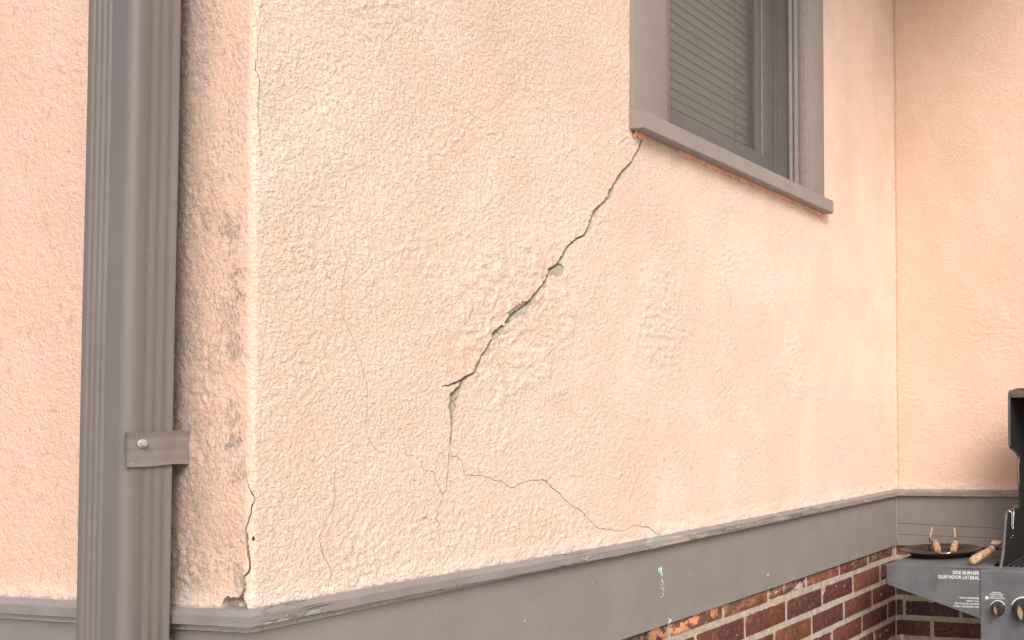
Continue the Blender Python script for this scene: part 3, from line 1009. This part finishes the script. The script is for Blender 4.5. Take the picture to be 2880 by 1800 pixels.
bm.faces.new([bm.verts.new(p) for p in ((OX0, 0.1195, OZ0 + 0.098), (OX1 - 0.06, 0.1195, OZ0 + 0.098), (OX1 - 0.06, 0.1195, OZ1), (OX0, 0.1195, OZ1))])
from_bm("pane", bm, M_glass.m, sash)
bm = bmesh.new()
vs4 = [bm.verts.new(p) for p in ((OX0 + 0.01, 0.047, OZ0 + 0.004), (OX1 - 0.01, 0.047, OZ0 + 0.004), (OX1 - 0.01, 0.047, OZ1), (OX0 + 0.01, 0.047, OZ1))]
bm.faces.new(vs4)
from_bm("screen", bm, M_screen.m, win)
bm = bmesh.new()
z = OZ0 + 0.105
while z < OZ1 + 0.02:
    n = 6
    prev = None
    for k in range(n + 1):
        tt = k / n
        yy = 0.153 - 0.0065 * tt - 0.0022 * math.sin(math.pi * tt); zz = z + 0.0275 * (1 - tt)
        cur = [bm.verts.new((OX0 - 0.01, yy, zz)), bm.verts.new((OX1 - 0.012, yy, zz))]
        if prev:
            bm.faces.new((prev[0], prev[1], cur[1], cur[0]))
        prev = cur
    z += 0.0235
blind = from_bm("blind", bm, M_blind, win, True, 60)
bm = bmesh.new()
for x in (OX0 + 0.13, OX1 - 0.13):
    tube(bm, [(x, 0.1385, OZ0 + 0.1), (x, 0.1385, OZ1)], 0.0008, 6)
from_bm("cord", bm, plain("cord", (0.5, 0.48, 0.42), 0.7), blind)
bm = bmesh.new()
box(bm, 0.55, 1.75, 0.21, 0.9, 1.80, 3.1)
f = min(bm.faces, key=lambda f: f.calc_center_median().y)
bm.faces.remove(f)
from_bm("dark_room", bm, M_dark, win)
# ragged bead of old orange coat where stucco meets the underside of the sill
bm = bmesh.new()
rs = np.random.RandomState(5)
prev = None
for k, x in enumerate(np.arange(0.735, 1.565, 0.004)):
    a = float(pn(np.array([x * 55]), np.array([0.3]), 81)[0]); b = float(pn(np.array([x * 140]), np.array([1.3]), 82)[0])
    gap = float(sstep(.0, .012, np.array(abs(x - 0.835) - 0.045)))
    t0 = (0.0028 + 0.0016 * a + 0.0014 * b) * gap + 0.0003
    dn = (0.007 + 0.005 * a + 0.004 * b) * gap + 0.0006
    ring = []
    for q in range(6):
        an = math.pi / 2 * q / 5
        ring.append(bm.verts.new((x + rs.uniform(-.0012, .0012), -0.0005 - t0 * math.cos(an) * (1 + 0.2 * rs.uniform(-1, 1)), 1.9262 - dn * math.sin(an) * (1 + 0.12 * rs.uniform(-1, 1)))))
    if prev:
        for q in range(5):
            bm.faces.new((prev[q], prev[q + 1], ring[q + 1], ring[q]))
    prev = ring
from_bm("old_plaster_bead", bm, plain("orange_old_coat", (0.78, 0.45, 0.29), 0.9, var=0.18, scale=90, bump=0.002, spec=0.1), win, True, 60)

# ------------------------------------------------------------------ downspout
ds = empty("downspout", (-0.045, 0.147, 0.0), "tall grey ribbed metal downspout on the mildewed end wall, left of the corner", "downspout")
M_pipe = trim_material("grey_downspout_paint", (0.172, 0.151, 0.137), 0.45, var=0.07, streak=(3, 3, 0.5), specks=0.2)
prof = []
def gro(t, cs, w, d):
    return sum(d * math.exp(-((t - c) / w) ** 2) for c in cs)
XF, XB, Y0, Y1, RC = -0.070, -0.018, 0.105, 0.189, 0.011
for t in np.linspace(0, 1, 48):                       # right-hand side, back to front
    x = XB + (XF + RC - XB) * t
    prof.append((x, Y0 + gro(x, (-0.0475, -0.0365, -0.0255), 0.0046, 0.0014)))
for a in np.linspace(0, 90, 9)[1:-1]:
    a = math.radians(a)
    prof.append((XF + RC - RC * math.sin(a), Y0 + RC - RC * math.cos(a)))
for t in np.linspace(0, 1, 90):                       # front, right to left
    y = Y0 + RC + (Y1 - RC - Y0 - RC) * t
    prof.append((XF + gro(y, (0.1425, 0.1520, 0.1615, 0.1710), 0.0019, 0.0022), y))
for a in np.linspace(0, 90, 7)[1:-1]:
    a = math.radians(a)
    prof.append((XF + RC - RC * math.cos(a), Y1 - RC + RC * math.sin(a)))
for t in np.linspace(0, 1, 10):
    prof.append((XF + RC + (XB - XF - RC) * t, Y1))
bm = bmesh.new()
rings = []
zs = list(np.arange(0.10, 3.19, 0.06))
for z in zs:
    lean = 0.0145 * (1.31 - z)
    wob = 0.0006 * float(pn(np.array([z * 3.0]), np.array([0.5]), 91)[0])
    rings.append([bm.verts.new((x + wob, y + lean, z)) for x, y in prof])
for a, b in zip(rings, rings[1:]):
    n = len(prof)
    for k in range(n):
        bm.faces.new((a[k], a[(k + 1) % n], b[(k + 1) % n], b[k]))
bm.faces.new(rings[0][::-1]); bm.faces.new(rings[-1])
pipe = place(from_bm("pipe", bm, M_pipe, ds, True, 60))
# strap: a folded band on the pipe's side, running back into the stucco
bm = bmesh.new()
SY = 0.1030
def strap_pt(x, z, lift=0.0):
    return (x, SY - lift, z)
nz_ = 14
z0s, z1s = 1.2915, 1.3345
xs = [-0.0735, -0.0725, -0.071, -0.066, -0.058, -0.048, -0.036, -0.024, -0.019, -0.010, -0.002, 0.004]
def strap_y(i, x, t):
    crease = 0.0010 * (math.exp(-((t - 0.80) / 0.05) ** 2) + math.exp(-((t - 0.42) / 0.04) ** 2))
    edge = 0.0010 * (math.exp(-(t / 0.06) ** 2) + math.exp(-((1 - t) / 0.06) ** 2))
    lip = 0.0042 if i == 0 else (0.0026 if i == 1 else 0.0)
    return SY + crease - edge - lip + (0.0012 if x > -0.02 else 0.0)
g = {}
for side in (0, 1):
    for i, x in enumerate(xs):
        for j in range(nz_ + 1):
            t = j / nz_
            z = z0s + (z1s - z0s) * t - 0.0008 * math.sin(x * 90)
            g[side, i, j] = bm.verts.new((x, strap_y(i, x, t) + 0.0011 * side, z))
nx_ = len(xs) - 1
for i in range(nx_):
    for j in range(nz_):
        for side in (0, 1):
            bm.faces.new((g[side, i, j], g[side, i + 1, j], g[side, i + 1, j + 1], g[side, i, j + 1]))
    for j in (0, nz_):
        bm.faces.new((g[0, i, j], g[0, i + 1, j], g[1, i + 1, j], g[1, i, j]))
for j in range(nz_):
    for i in (0, nx_):
        bm.faces.new((g[0, i, j], g[0, i, j + 1], g[1, i, j + 1], g[1, i, j]))
M_strap = trim_material("grey_strap_paint", (0.205, 0.182, 0.166), 0.45, var=0.08, streak=(20, 20, 20), specks=0.7)
strap = place(from_bm("strap", bm, M_strap, ds, True, 50))
# screw with washer head
bm = bmesh.new()
def disc(bm, c, ax, prof_, seg=20):
    ax = Vector(ax).normalized(); u = ax.orthogonal().normalized(); v = ax.cross(u)
    rings_ = []
    for r_, h_ in prof_:
        rings_.append([bm.verts.new(Vector(c) + ax * h_ + (u * math.cos(2 * math.pi * k / seg) + v * math.sin(2 * math.pi * k / seg)) * r_) for k in range(seg)])
    for a, b in zip(rings_, rings_[1:]):
        for k in range(seg):
            bm.faces.new((a[k], a[(k + 1) % seg], b[(k + 1) % seg], b[k]))
    bm.faces.new(rings_[-1])
disc(bm, (-0.0535, SY - 0.0008, 1.3195), (0, -1, 0), [(0.0052, 0), (0.0054, 0.001), (0.0046, 0.0016), (0.0036, 0.0018)])
disc(bm, (-0.0535, SY - 0.0020, 1.3195), (0, -1, 0), [(0.0038, 0), (0.0038, 0.003), (0.0032, 0.0036)], 6)
sc_ = from_bm("screw", bm, plain("painted_screw", (0.42, 0.38, 0.34), 0.4), strap, True, 40)
sc_.data.transform(Matrix.Translation(-Vector(ds.location)))

# ------------------------------------------------------------------ grill
grill = empty("gas_grill", (1.86, -0.62, 0.0), "black open gas grill with grey side shelf in the brick corner", "grill")
gm = NT("grey_grill_enamel")
gc = gm.mix(gm.ramp(gm.noise(11, 5, 0.7), 0.3, 0.7), (0.102, 0.107, 0.118), (0.145, 0.151, 0.162))
gc = gm.mix(gm.ramp(gm.noise(70, 4, 0.75, gm.mapping((1, 1, 2.5))), 0.55, 0.75, 0.0, 0.28), gc, (0.24, 0.245, 0.26))
gm.color(gc); gm.rough(gm.ramp(gm.noise(20, 3), 0.3, 0.7, 0.38, 0.6)); gm.spec(0.5); gm.bump(gm.noise(600, 2), 0.0003, 0.5)
M_enamel = gm.m
M_cast = plain("black_cast_iron", (0.016, 0.015, 0.015), 0.6, var=0.4, scale=90, bump=0.0008)
M_rim = plain("grey_cast_rim", (0.085, 0.078, 0.072), 0.5, var=0.25, scale=60)
M_grate = plain("grate_steel", (0.10, 0.095, 0.09), 0.4, metal=0.6, var=0.3, scale=120)
M_chrome = plain("peach_reflection_chrome", (1.0, 0.74, 0.54), 0.22, metal=1.0, var=0.02)  # warm peach reflection put into the metal's colour
M_knob = plain("black_knob_plastic", (0.030, 0.028, 0.028), 0.45, var=0.2)
M_white = plain("white_lettering", (0.74, 0.74, 0.74), 0.6, var=0.02)
M_wire = plain("bright_wire", (0.50, 0.46, 0.42), 0.3, metal=0.9)

FX, BX = 1.690, 2.030
def gpart(name, bm, mat, smooth=True, ang=35, parent=None):
    o = from_bm(name, bm, mat, parent or grill, smooth, ang)
    o.data.transform(Matrix.Translation(-Vector(grill.location)))
    return o
bm = bmesh.new()
ZT = 0.9105
# folded apron (front), short left return, top with a slotted field next to the firebox
ap = [(-0.135, ZT - 0.0005), (-0.420, ZT - 0.0045), (-0.4205, 0.7670), (-0.143, 0.8525), (-0.135, 0.8560)]
fs = prism(bm, [(FX, y, z) for y, z in ap], (0.0025, 0, 0))
fs = prism(bm, [(FX + 0.0005, -0.1345, ZT - 0.001), (FX + 0.010, -0.127, ZT - 0.001), (FX + 0.010, -0.127, 0.8575), (FX + 0.0005, -0.1345, 0.8565)], (0.002, -0.0015, 0))
box(bm, FX + 0.010, BX, -0.1285, -0.127, 0.8575, ZT - 0.001)
box(bm, FX + 0.0028, BX, -0.388, -0.1275, ZT - 0.003, ZT, 0.0012)
xs_ = [FX + 0.0028, 1.752, 1.835, 1.852, 1.935, BX]
for a, b in ((0, 1), (2, 3), (4, 5)):
    box(bm, xs_[a], xs_[b], -0.4460, -0.3882, ZT - 0.003, ZT)
for c0, c1 in ((1, 2), (3, 4)):
    y = -0.3882
    for k in range(5):
        box(bm, xs_[c0], xs_[c1], y - 0.0072, y, ZT - 0.003, ZT - 0.0002)
        y -= 0.0116
    box(bm, xs_[c0], xs_[c1], -0.4460, y, ZT - 0.003, ZT - 0.0002) if y > -0.4455 else None
shelf = gpart("side_shelf", bm, M_enamel, False)
bm = bmesh.new()
box(bm, 1.72, BX - 0.02, -0.444, -0.385, ZT - 0.03, ZT - 0.012)  # black box added under the slots so they read dark
gpart("dark_slot_backing", bm, M_cast, False)
# control panel
bm = bmesh.new()
pp_ = [(FX - 0.003, 0.56), (FX - 0.003, 0.9015), (FX + 0.001, 0.9060), (FX + 0.014, 0.9085), (FX + 0.034, 0.9110), (FX + 0.034, 0.56)]
fs = prism(bm, [(x, -0.4215, z) for x, z in pp_], (0, -0.62, 0))
bmesh.ops.bevel(bm, geom=[e for e in bm.edges], offset=0.0012, segments=2, affect='EDGES')
panel = gpart("control_panel", bm, M_enamel, True, 30)
bm = bmesh.new()
disc(bm, (FX + 0.012, -0.442, 0.9082), (0, 0, 1), [(0.0032, 0), (0.003, 0.0012), (0.0016, 0.002)], 12)
gpart("rivet", bm, M_chrome, True, 35, panel)
# lettering
def lettering(lines, y_right, cap, face_x, parent, align='RIGHT', bold=0.02, mat=M_white):
    """lines: (text, y_left, y_right, z_base, cap height)"""
    for txt, yl, yr, zb, cp in lines:
        bm = bmesh.new()
        cu = bpy.data.curves.new("t", 'FONT')
        cu.body = txt; cu.size = 1.0; cu.offset = bold; cu.extrude = 0.0; cu.resolution_u = 3
        to = bpy.data.objects.new("t", cu)
        COL.objects.link(to)
        dg = bpy.context.evaluated_depsgraph_get()
        me = bpy.data.meshes.new_from_object(to.evaluated_get(dg))
        bpy.data.objects.remove(to); bpy.data.curves.remove(cu)
        co = np.array([v.co[:] for v in me.vertices])
        lo, hi = co.min(0), co.max(0)
        sx = (yl - yr) / (hi[0] - lo[0]); sz = cp / 0.73
        for v in me.vertices:
            px, pz = v.co.x, v.co.y
            v.co = (face_x, yl - (px - lo[0]) * sx, zb + pz * sz)
        bm.from_mesh(me)
        bpy.data.meshes.remove(me)
        o = from_bm("lettering", bm, mat, parent)
        o.data.transform(Matrix.Translation(-Vector(grill.location)))
lettering([("SIDE BURNER", -0.338, -0.4185, 0.8910, 0.0100), ("QUEMADOR LATERAL", -0.293, -0.4185, 0.8775, 0.0100),
           ("MAXIMUM SIDE BURNER", -0.358, -0.4165, 0.8215, 0.0052), ("WEIGHT = 15 lbs.", -0.377, -0.4165, 0.8133, 0.0048),
           ("PESO MÁXIMO DEL QUEMADOR", -0.343, -0.4172, 0.8050, 0.0050), ("LATERAL Y PARA QUEMAR = 6.8 kg", -0.339, -0.4172, 0.7968, 0.0050)],
          0, 0, FX - 0.0004, shelf)
lettering([("SIDE BURNER", -0.4555, -0.4830, 0.8410, 0.0038), ("QUEMADOR LATERAL", -0.4485, -0.4905, 0.8358, 0.0038),
           ("PUSH TO TURN", -0.4515, -0.4880, 0.8308, 0.0036), ("OPRIMA PARA GIRAR", -0.4470, -0.4950, 0.8250, 0.0040)],
          0, 0, FX - 0.0034, panel)
bm = bmesh.new()
disc(bm, (FX - 0.0032, -0.4410, 0.8272), (-1, 0, 0), [(0.0050, 0), (0.0050, 0.0002)], 18)
gpart("ignition_mark", bm, M_white, False, 35, panel)

def knob(cy, cz, r, depth, turn):
    bm = bmesh.new()
    c = (FX - 0.003, cy, cz)
    disc(bm, c, (-1, 0, 0), [(r, 0), (r, 0.003), (r * 0.93, 0.0045)], 36)
    # ribbed barrel
    seg = 40
    rings_ = []
    for h_, rr in ((0.0045, 0.86), (depth * 0.55, 0.82), (depth * 0.62, 0.76)):
        rings_.append([bm.verts.new((c[0] - h_, cy + math.cos(2 * math.pi * k / seg) * r * rr * (1 + 0.035 * (k % 2)),
                                     cz + math.sin(2 * math.pi * k / seg) * r * rr * (1 + 0.035 * (k % 2)))) for k in range(seg)])
    for a, b in zip(rings_, rings_[1:]):
        for k in range(seg):
            bm.faces.new((a[k], a[(k + 1) % seg], b[(k + 1) % seg], b[k]))
    bm.faces.new(rings_[-1])
    # pinch grip
    ca, sa = math.cos(turn), math.sin(turn)
    def g3(a, b, h_):
        return (c[0] - h_, cy + a * ca - b * sa, cz + a * sa + b * ca)
    w = r * 0.36; ln = r * 0.84
    lowp = [(-w, -ln), (w, -ln), (w, ln), (-w, ln)]
    lo = [bm.verts.new(g3(a, b, depth * 0.5)) for a, b in lowp]
    hi = [bm.verts.new(g3(a * 0.8, b * 0.86, depth)) for a, b in lowp]
    bm.faces.new(hi)
    for k in range(4):
        bm.faces.new((lo[k], lo[(k + 1) % 4], hi[(k + 1) % 4], hi[k]))
    kn = gpart("knob", bm, M_knob, True, 28)
    bm = bmesh.new()
    # bright almond-shaped insert let into the grip
    pts = []
    for t in np.linspace(0, 1, 9):
        pts.append((0.62 * w * math.sin(math.pi * t) , -ln * 0.72 + 1.5 * ln * t))
    for t in np.linspace(1, 0, 9)[1:-1]:
        pts.append((-0.62 * w * math.sin(math.pi * t), -ln * 0.72 + 1.5 * ln * t))
    top = [bm.verts.new(g3(a, b, depth + 0.0012)) for a, b in pts]
    bot = [bm.verts.new(g3(a, b, depth - 0.002)) for a, b in pts]
    bm.faces.new(top)
    for k in range(len(top)):
        bm.faces.new((top[k], top[(k + 1) % len(top)], bot[(k + 1) % len(top)], bot[k]))
    gpart("insert", bm, M_chrome, False, 35, kn)
    bm = bmesh.new()
    prev = None
    for a in np.linspace(math.radians(25), math.radians(150), 24):
        cur = [bm.verts.new((FX - 0.0034, cy + math.cos(a) * r * q, cz + math.sin(a) * r * q)) for q in (1.06, 1.06 + 0.09 + 0.06 * (a - 0.4) / 2.2)]
        if prev:
            bm.faces.new((prev[0], prev[1], cur[1], cur[0]))
        prev = cur
    gpart("dial_arc", bm, M_white, False, 35, panel)
knob(-0.4735, 0.7975, 0.0205, 0.026, math.radians(-8))
knob(-0.5480, 0.7950, 0.0335, 0.034, math.radians(-10))

# firebox
PY = -0.4720
prof_side = [(1.716, 0.905), (1.722, 0.9150), (1.733, 0.928), (1.748, 0.955), (1.766, 1.010), (1.780, 1.052), (1.784, 1.058), (1.80, 1.0605),
             (2.045, 1.066), (2.045, 0.74), (1.725, 0.74), (1.716, 0.76)]
bm = bmesh.new()
for yy in (PY, PY - 0.56):
    prism(bm, [(x, yy, z) for x, z in prof_side], (0, -0.006, 0))
box(bm, 2.039, 2.045, PY - 0.56, PY - 0.006, 0.74, 1.060)
box(bm, 1.7165, 1.7225, PY - 0.56, PY - 0.006, 0.76, 0.903)
box(bm, 1.72, 2.04, PY - 0.56, PY - 0.006, 0.735, 0.7395)
fire = gpart("firebox", bm, M_cast, False)
# rolled rim along the side castings
bm = bmesh.new()
for yy in (PY - 0.001, PY - 0.565):
    bm = bmesh.new()
    tube(bm, spline([(x, yy, z) for x, z in prof_side[:9]], 4), 0.0052, 8)
    gpart("rim", bm, M_rim, True, 60, fire)
bm = bmesh.new()
for yy, zz in ((-0.0, 0.0), (0.022, 0.003)):
    bm = bmesh.new()
    disc(bm, (1.815 + yy, PY - 0.0058, 0.982 + zz), (0, -1, 0), [(0.0018, 0), (0.0014, 0.0008)], 8)
    gpart("bolt", bm, M_wire, False, 35, fire)
bm = bmesh.new()
y = PY - 0.018
while y > PY - 0.55:
    tube(bm, [(1.728, y, 0.9115), (2.035, y, 0.9115)], 0.0033, 8)
    y -= 0.0165
for x in (1.735, 1.88, 2.03):
    tube(bm, [(x, PY - 0.008, 0.9055), (x, PY - 0.55, 0.9055)], 0.003, 8)
gpart("cooking_grate", bm, M_grate, True, 60)
bm = bmesh.new()
hk = [(1.800, PY - 0.004, 1.063), (1.803, PY - 0.012, 1.056), (1.800, PY - 0.013, 1.03), (1.799, PY - 0.013, 1.014), (1.805, PY - 0.013, 1.006),
      (1.813, PY - 0.013, 1.010), (1.816, PY - 0.013, 1.03), (1.822, PY - 0.013, 1.056), (1.835, PY - 0.008, 1.066), (1.88, PY - 0.004, 1.072)]
tube(bm, spline(hk, 6), 0.0022, 8)
gpart("hook", bm, M_wire, True, 60)
# opened lid: two end castings with a notch, a curved back, a front lip
prof_lid = [(1.815, 1.256), (1.813, 1.33), (1.814, 1.398), (1.824, 1.409), (1.842, 1.418), (1.90, 1.424), (1.97, 1.405), (2.02, 1.345), (2.040, 1.25),
            (2.040, 1.10), (2.03, 1.055), (1.915, 1.055), (1.908, 1.13), (1.906, 1.190), (1.915, 1.203), (1.914, 1.220), (1.893, 1.232), (1.862, 1.241), (1.829, 1.248)]
bm = bmesh.new()
for yy in (PY - 0.004, PY - 0.556):
    prism(bm, [(x, yy, z) for x, z in prof_lid], (0, -0.005, 0))
arc = [(x, z) for x, z in prof_lid[2:11]]
for i in range(len(arc) - 1):
    (xa, za), (xb, zb) = arc[i], arc[i + 1]
    d = Vector((xb - xa, 0, zb - za)).normalized(); nn = Vector((d.z, 0, -d.x)) * -0.004
    prism(bm, [(xa, PY - 0.009, za), (xb, PY - 0.009, zb), (xb - nn.x * -1, PY - 0.009, zb + nn.z), (xa - nn.x * -1, PY - 0.009, za + nn.z)], (0, -0.547, 0))
lid = gpart("lid", bm, M_cast, False)
bm = bmesh.new()
tube(bm, [(x, PY - 0.0045, z) for x, z in (prof_lid[12:] + prof_lid[:5])], 0.0040, 8)
prism(bm, [(1.8105, PY - 0.003, 1.398), (1.8105, PY - 0.003, 1.4105), (1.822, PY - 0.003, 1.4195), (1.826, PY - 0.003, 1.416), (1.8145, PY - 0.003, 1.397)], (0, -0.55, 0))
gpart("lid_rim", bm, M_rim, True, 40, lid)
bm = bmesh.new()
disc(bm, (1.812, PY - 0.020, 1.407), (-1, 0, 0.6), [(0.005, 0), (0.005, 0.002), (0.0035, 0.003)], 14)
gpart("pivot_bolt", bm, M_rim, True, 35, lid)
# cart below
M_cart = plain("black_cart_paint", (0.02, 0.02, 0.021), 0.5)
for (x, y) in ((1.72, -0.49), (2.02, -0.49), (1.72, -1.01), (2.02, -1.01)):
    bm = bmesh.new()
    box(bm, x - 0.014, x + 0.014, y - 0.014, y + 0.014, 0.002, 0.736, 0.003)
    gpart("leg", bm, M_cart, False)
bm = bmesh.new()
box(bm, 1.706, 2.034, -1.024, -0.476, 0.16, 0.18, 0.002)
gpart("bottom_shelf", bm, M_cart, False)

# ------------------------------------------------------------------ plate, tongs, spatula on the shelf
plate = None
bm = bmesh.new()
pf = [(0.0, 0.0035), (0.62, 0.0035), (0.70, 0.006), (0.82, 0.0200), (0.85, 0.0230), (0.985, 0.0285), (1.0, 0.0300), (1.0, 0.0280), (0.985, 0.0255),
      (0.85, 0.0180), (0.73, 0.0030), (0.71, 0.0), (0.0, 0.0)]
seg = 72
AX, AY = 0.116, 0.1285
pr_ = []
for r_, h_ in [(a, b * 0.68) for a, b in pf]:
    pr_.append([bm.verts.new((math.cos(2 * math.pi * k / seg) * AX * r_, math.sin(2 * math.pi * k / seg) * AY * r_, h_)) for k in range(seg)] if r_ > 0 else bm.verts.new((0, 0, h_)))
for a, b in zip(pr_, pr_[1:]):
    for k in range(seg):
        if not isinstance(a, list):
            bm.faces.new((a, b[k], b[(k + 1) % seg]))
        elif not isinstance(b, list):
            bm.faces.new((a[k], b, a[(k + 1) % seg]))
        else:
            bm.faces.new((a[k], b[k], b[(k + 1) % seg], a[(k + 1) % seg]))
plate = from_bm("plate", bm, plain("brown_glaze", (0.040, 0.022, 0.016), 0.12, var=0.15, scale=25, coat=0.4), None, True, 50)
plate.location = (1.908, -0.2235, ZT + 0.0008)
plate["label"] = "shiny dark brown oval plate on the grill's side shelf"
plate["category"] = "plate"

wd = NT("worn_wood")
wv = wd.mapping((1, 1, 1))
wc = wd.mix(wd.ramp(wd.noise(55, 5, 0.7, wv), 0.35, 0.65), (0.26, 0.135, 0.055), (0.52, 0.36, 0.22))
wc = wd.mix(wd.ramp(wd.noise(190, 3, 0.7), 0.52, 0.66, 0.0, 0.75), wc, (0.66, 0.56, 0.45))
wd.color(wc); wd.rough(0.75); wd.bump(wd.noise(300, 3), 0.0008, 0.8)
M_wood = wd.m
M_steel = plain("tongs_steel", (0.55, 0.51, 0.47), 0.28, metal=1.0, var=0.1)
M_tip = plain("tan_tip", (0.52, 0.37, 0.24), 0.5, var=0.15)

TB = Vector((1.90, -0.235, ZT + 0.005))
tongs = empty("tongs", TB, "open steel tongs with two stubby wooden grips lying on the brown plate", "tongs")
def tpart(name, bm, mat, base_=None, smooth=True):
    base_ = base_ or tongs
    o = from_bm(name, bm, mat, base_, smooth, 50)
    o.data.transform(Matrix.Translation(-Vector(base_.location)))
    return o
lg0, lg1 = Vector((1.882, -0.2235, 0.9275)), Vector((1.948, -0.189, 0.9455))
rg0, rg1 = Vector((1.882, -0.2735, 0.9285)), Vector((1.950, -0.256, 0.9470))
bm = bmesh.new()
tube(bm, spline([lg0 + (lg1 - lg0) * 0.2, lg0, (1.868, -0.2300, 0.9245), (1.860, -0.2480, 0.9225), (1.867, -0.2670, 0.9245), rg0, rg0 + (rg1 - rg0) * 0.2], 8), 0.0026, 10)
tpart("spring", bm, M_steel)
M_twire = plain("dark_tongs_wire", (0.07, 0.065, 0.065), 0.35, metal=0.7)
bm = bmesh.new()
tube(bm, spline([lg1, (1.985, -0.160, 0.942), (1.998, -0.1515, 0.944), (2.000, -0.1525, 0.954)], 6), 0.0024, 8)
tpart("arm", bm, M_twire)
bm = bmesh.new()
tube(bm, spline([rg1, (1.985, -0.243, 0.944), (1.999, -0.2405, 0.945), (2.000, -0.2398, 0.954)], 6), 0.0024, 8)
tpart("arm", bm, M_twire)
for a, b in ((lg0, lg1), (rg0, rg1)):
    bm = bmesh.new()
    d = b - a
    ts = [0, .03, .10, .3, .55, .8, .93, 1.0]
    rr = [.0065, .0095, .0108, .0112, .0110, .0106, .0092, .006]
    tube(bm, [a + d * t for t in ts], rr, 18)
    tpart("grip", bm, M_wood)
for y0_, y1_ in ((-0.1522, -0.1595), (-0.2400, -0.2352)):
    bm = bmesh.new()
    tube(bm, [(2.000, y0_, 0.950), (2.001, y0_ + (y1_ - y0_) * .3, 0.960), (2.003, y1_, 0.9835), (2.003, y1_, 0.9850)], [.0022, .0033, .0030, .0018], 10)
    tpart("tip", bm, M_tip)

SB = Vector((1.76, -0.40, ZT + 0.001))
spat = empty("spatula", SB, "wooden handled spatula leaning from the shelf onto the firebox edge", "spatula")
bm = bmesh.new()
h0, h1 = Vector((1.716, -0.3845, ZT + 0.0125)), Vector((1.826, -0.4165, 0.9455))
d = h1 - h0
tube(bm, [h0 + d * t for t in (0, .02, .06, .2, .45, .7, .88, .93)], [.0055, .0095, .0120, .0134, .0124, .0112, .0108, .0104], 18)
tpart("handle", bm, M_wood, spat)
bm = bmesh.new()
tube(bm, [h0 + d * t for t in (.92, .94, .985, 1.0)], [.0113, .0120, .0120, .0108], 18)
tpart("ferrule", bm, plain("pale_ferrule", (0.55, 0.49, 0.43), 0.55, var=0.15), spat)
bm = bmesh.new()
tube(bm, spline([h0 + d * .98, (1.85, -0.4240, 0.9505), (1.88, -0.4320, 0.9570), (1.91, -0.430, 0.9565), (1.936, -0.4120, 0.9515)], 6), 0.0026, 8)
tpart("shank", bm, M_steel, spat)
bm = bmesh.new()
prism(bm, [(1.945, -0.3735, 0.9435), (1.953, -0.3780, 0.9535), (1.953, -0.4200, 0.9535), (1.945, -0.4200, 0.9435)], (0.0012, 0, -0.001))
tpart("blade", bm, plain("tan_blade", (0.62, 0.47, 0.35), 0.35, var=0.12), spat, False)  # wall's tan reflection put into the blade colour

# ------------------------------------------------------------------ small things low in the frame
bm = bmesh.new()
c = (L - 0.052, -0.036, 0)
disc(bm, c, (0, 0, 1), [(0.007, 0.0), (0.007, 0.604), (0.0095, 0.606), (0.0098, 0.6155), (0.0085, 0.620), (0.0085, 0.6235), (0.0060, 0.6265)], 18)
stub = from_bm("pipe_stub", bm, plain("pale_grey_pipe", (0.46, 0.42, 0.37), 0.6, var=0.15), None, True, 40)
stub["label"] = "thin pale grey capped pipe standing in the brick corner under the shelf"
stub["category"] = "pipe"
bm = bmesh.new()
lp = [(0, -0.009, 0.0), (0, -0.012, 0.016), (0, -0.004, 0.034), (0, 0.006, 0.020), (0, 0.008, 0.004)]
a = [bm.verts.new((x + 0.004 * math.sin(k), y, z)) for k, (x, y, z) in enumerate(lp)]
m = bm.verts.new((-0.004, -0.001, 0.016))
for k in range(len(a)):
    bm.faces.new((a[k], a[(k + 1) % len(a)], m))
bmesh.ops.solidify(bm, geom=list(bm.faces), thickness=0.0006)
leaf = from_bm("leaf", bm, plain("dry_leaf", (0.36, 0.30, 0.16), 0.7, var=0.3, scale=200), None, True, 60)
leaf.location = (-0.012, 0.126, 1.040)
leaf["label"] = "small dry yellowish leaf caught behind the downspout under the ledge"
leaf["category"] = "leaf"

# ------------------------------------------------------------------ ground
gt = NT("patio_concrete")
gcol = gt.mix(gt.ramp(gt.noise(3, 6, 0.6), 0.3, 0.7), (0.36, 0.32, 0.27), (0.46, 0.41, 0.35))
gt.color(gcol); gt.rough(0.9); gt.bump(gt.noise(80, 4), 0.003, 0.7)
bm = bmesh.new()
bmesh.ops.create_grid(bm, x_segments=20, y_segments=20, size=150)
gr = from_bm("ground", bm, gt.m)
gr["kind"] = "structure"
gr["label"] = "pale concrete patio below the house wall"
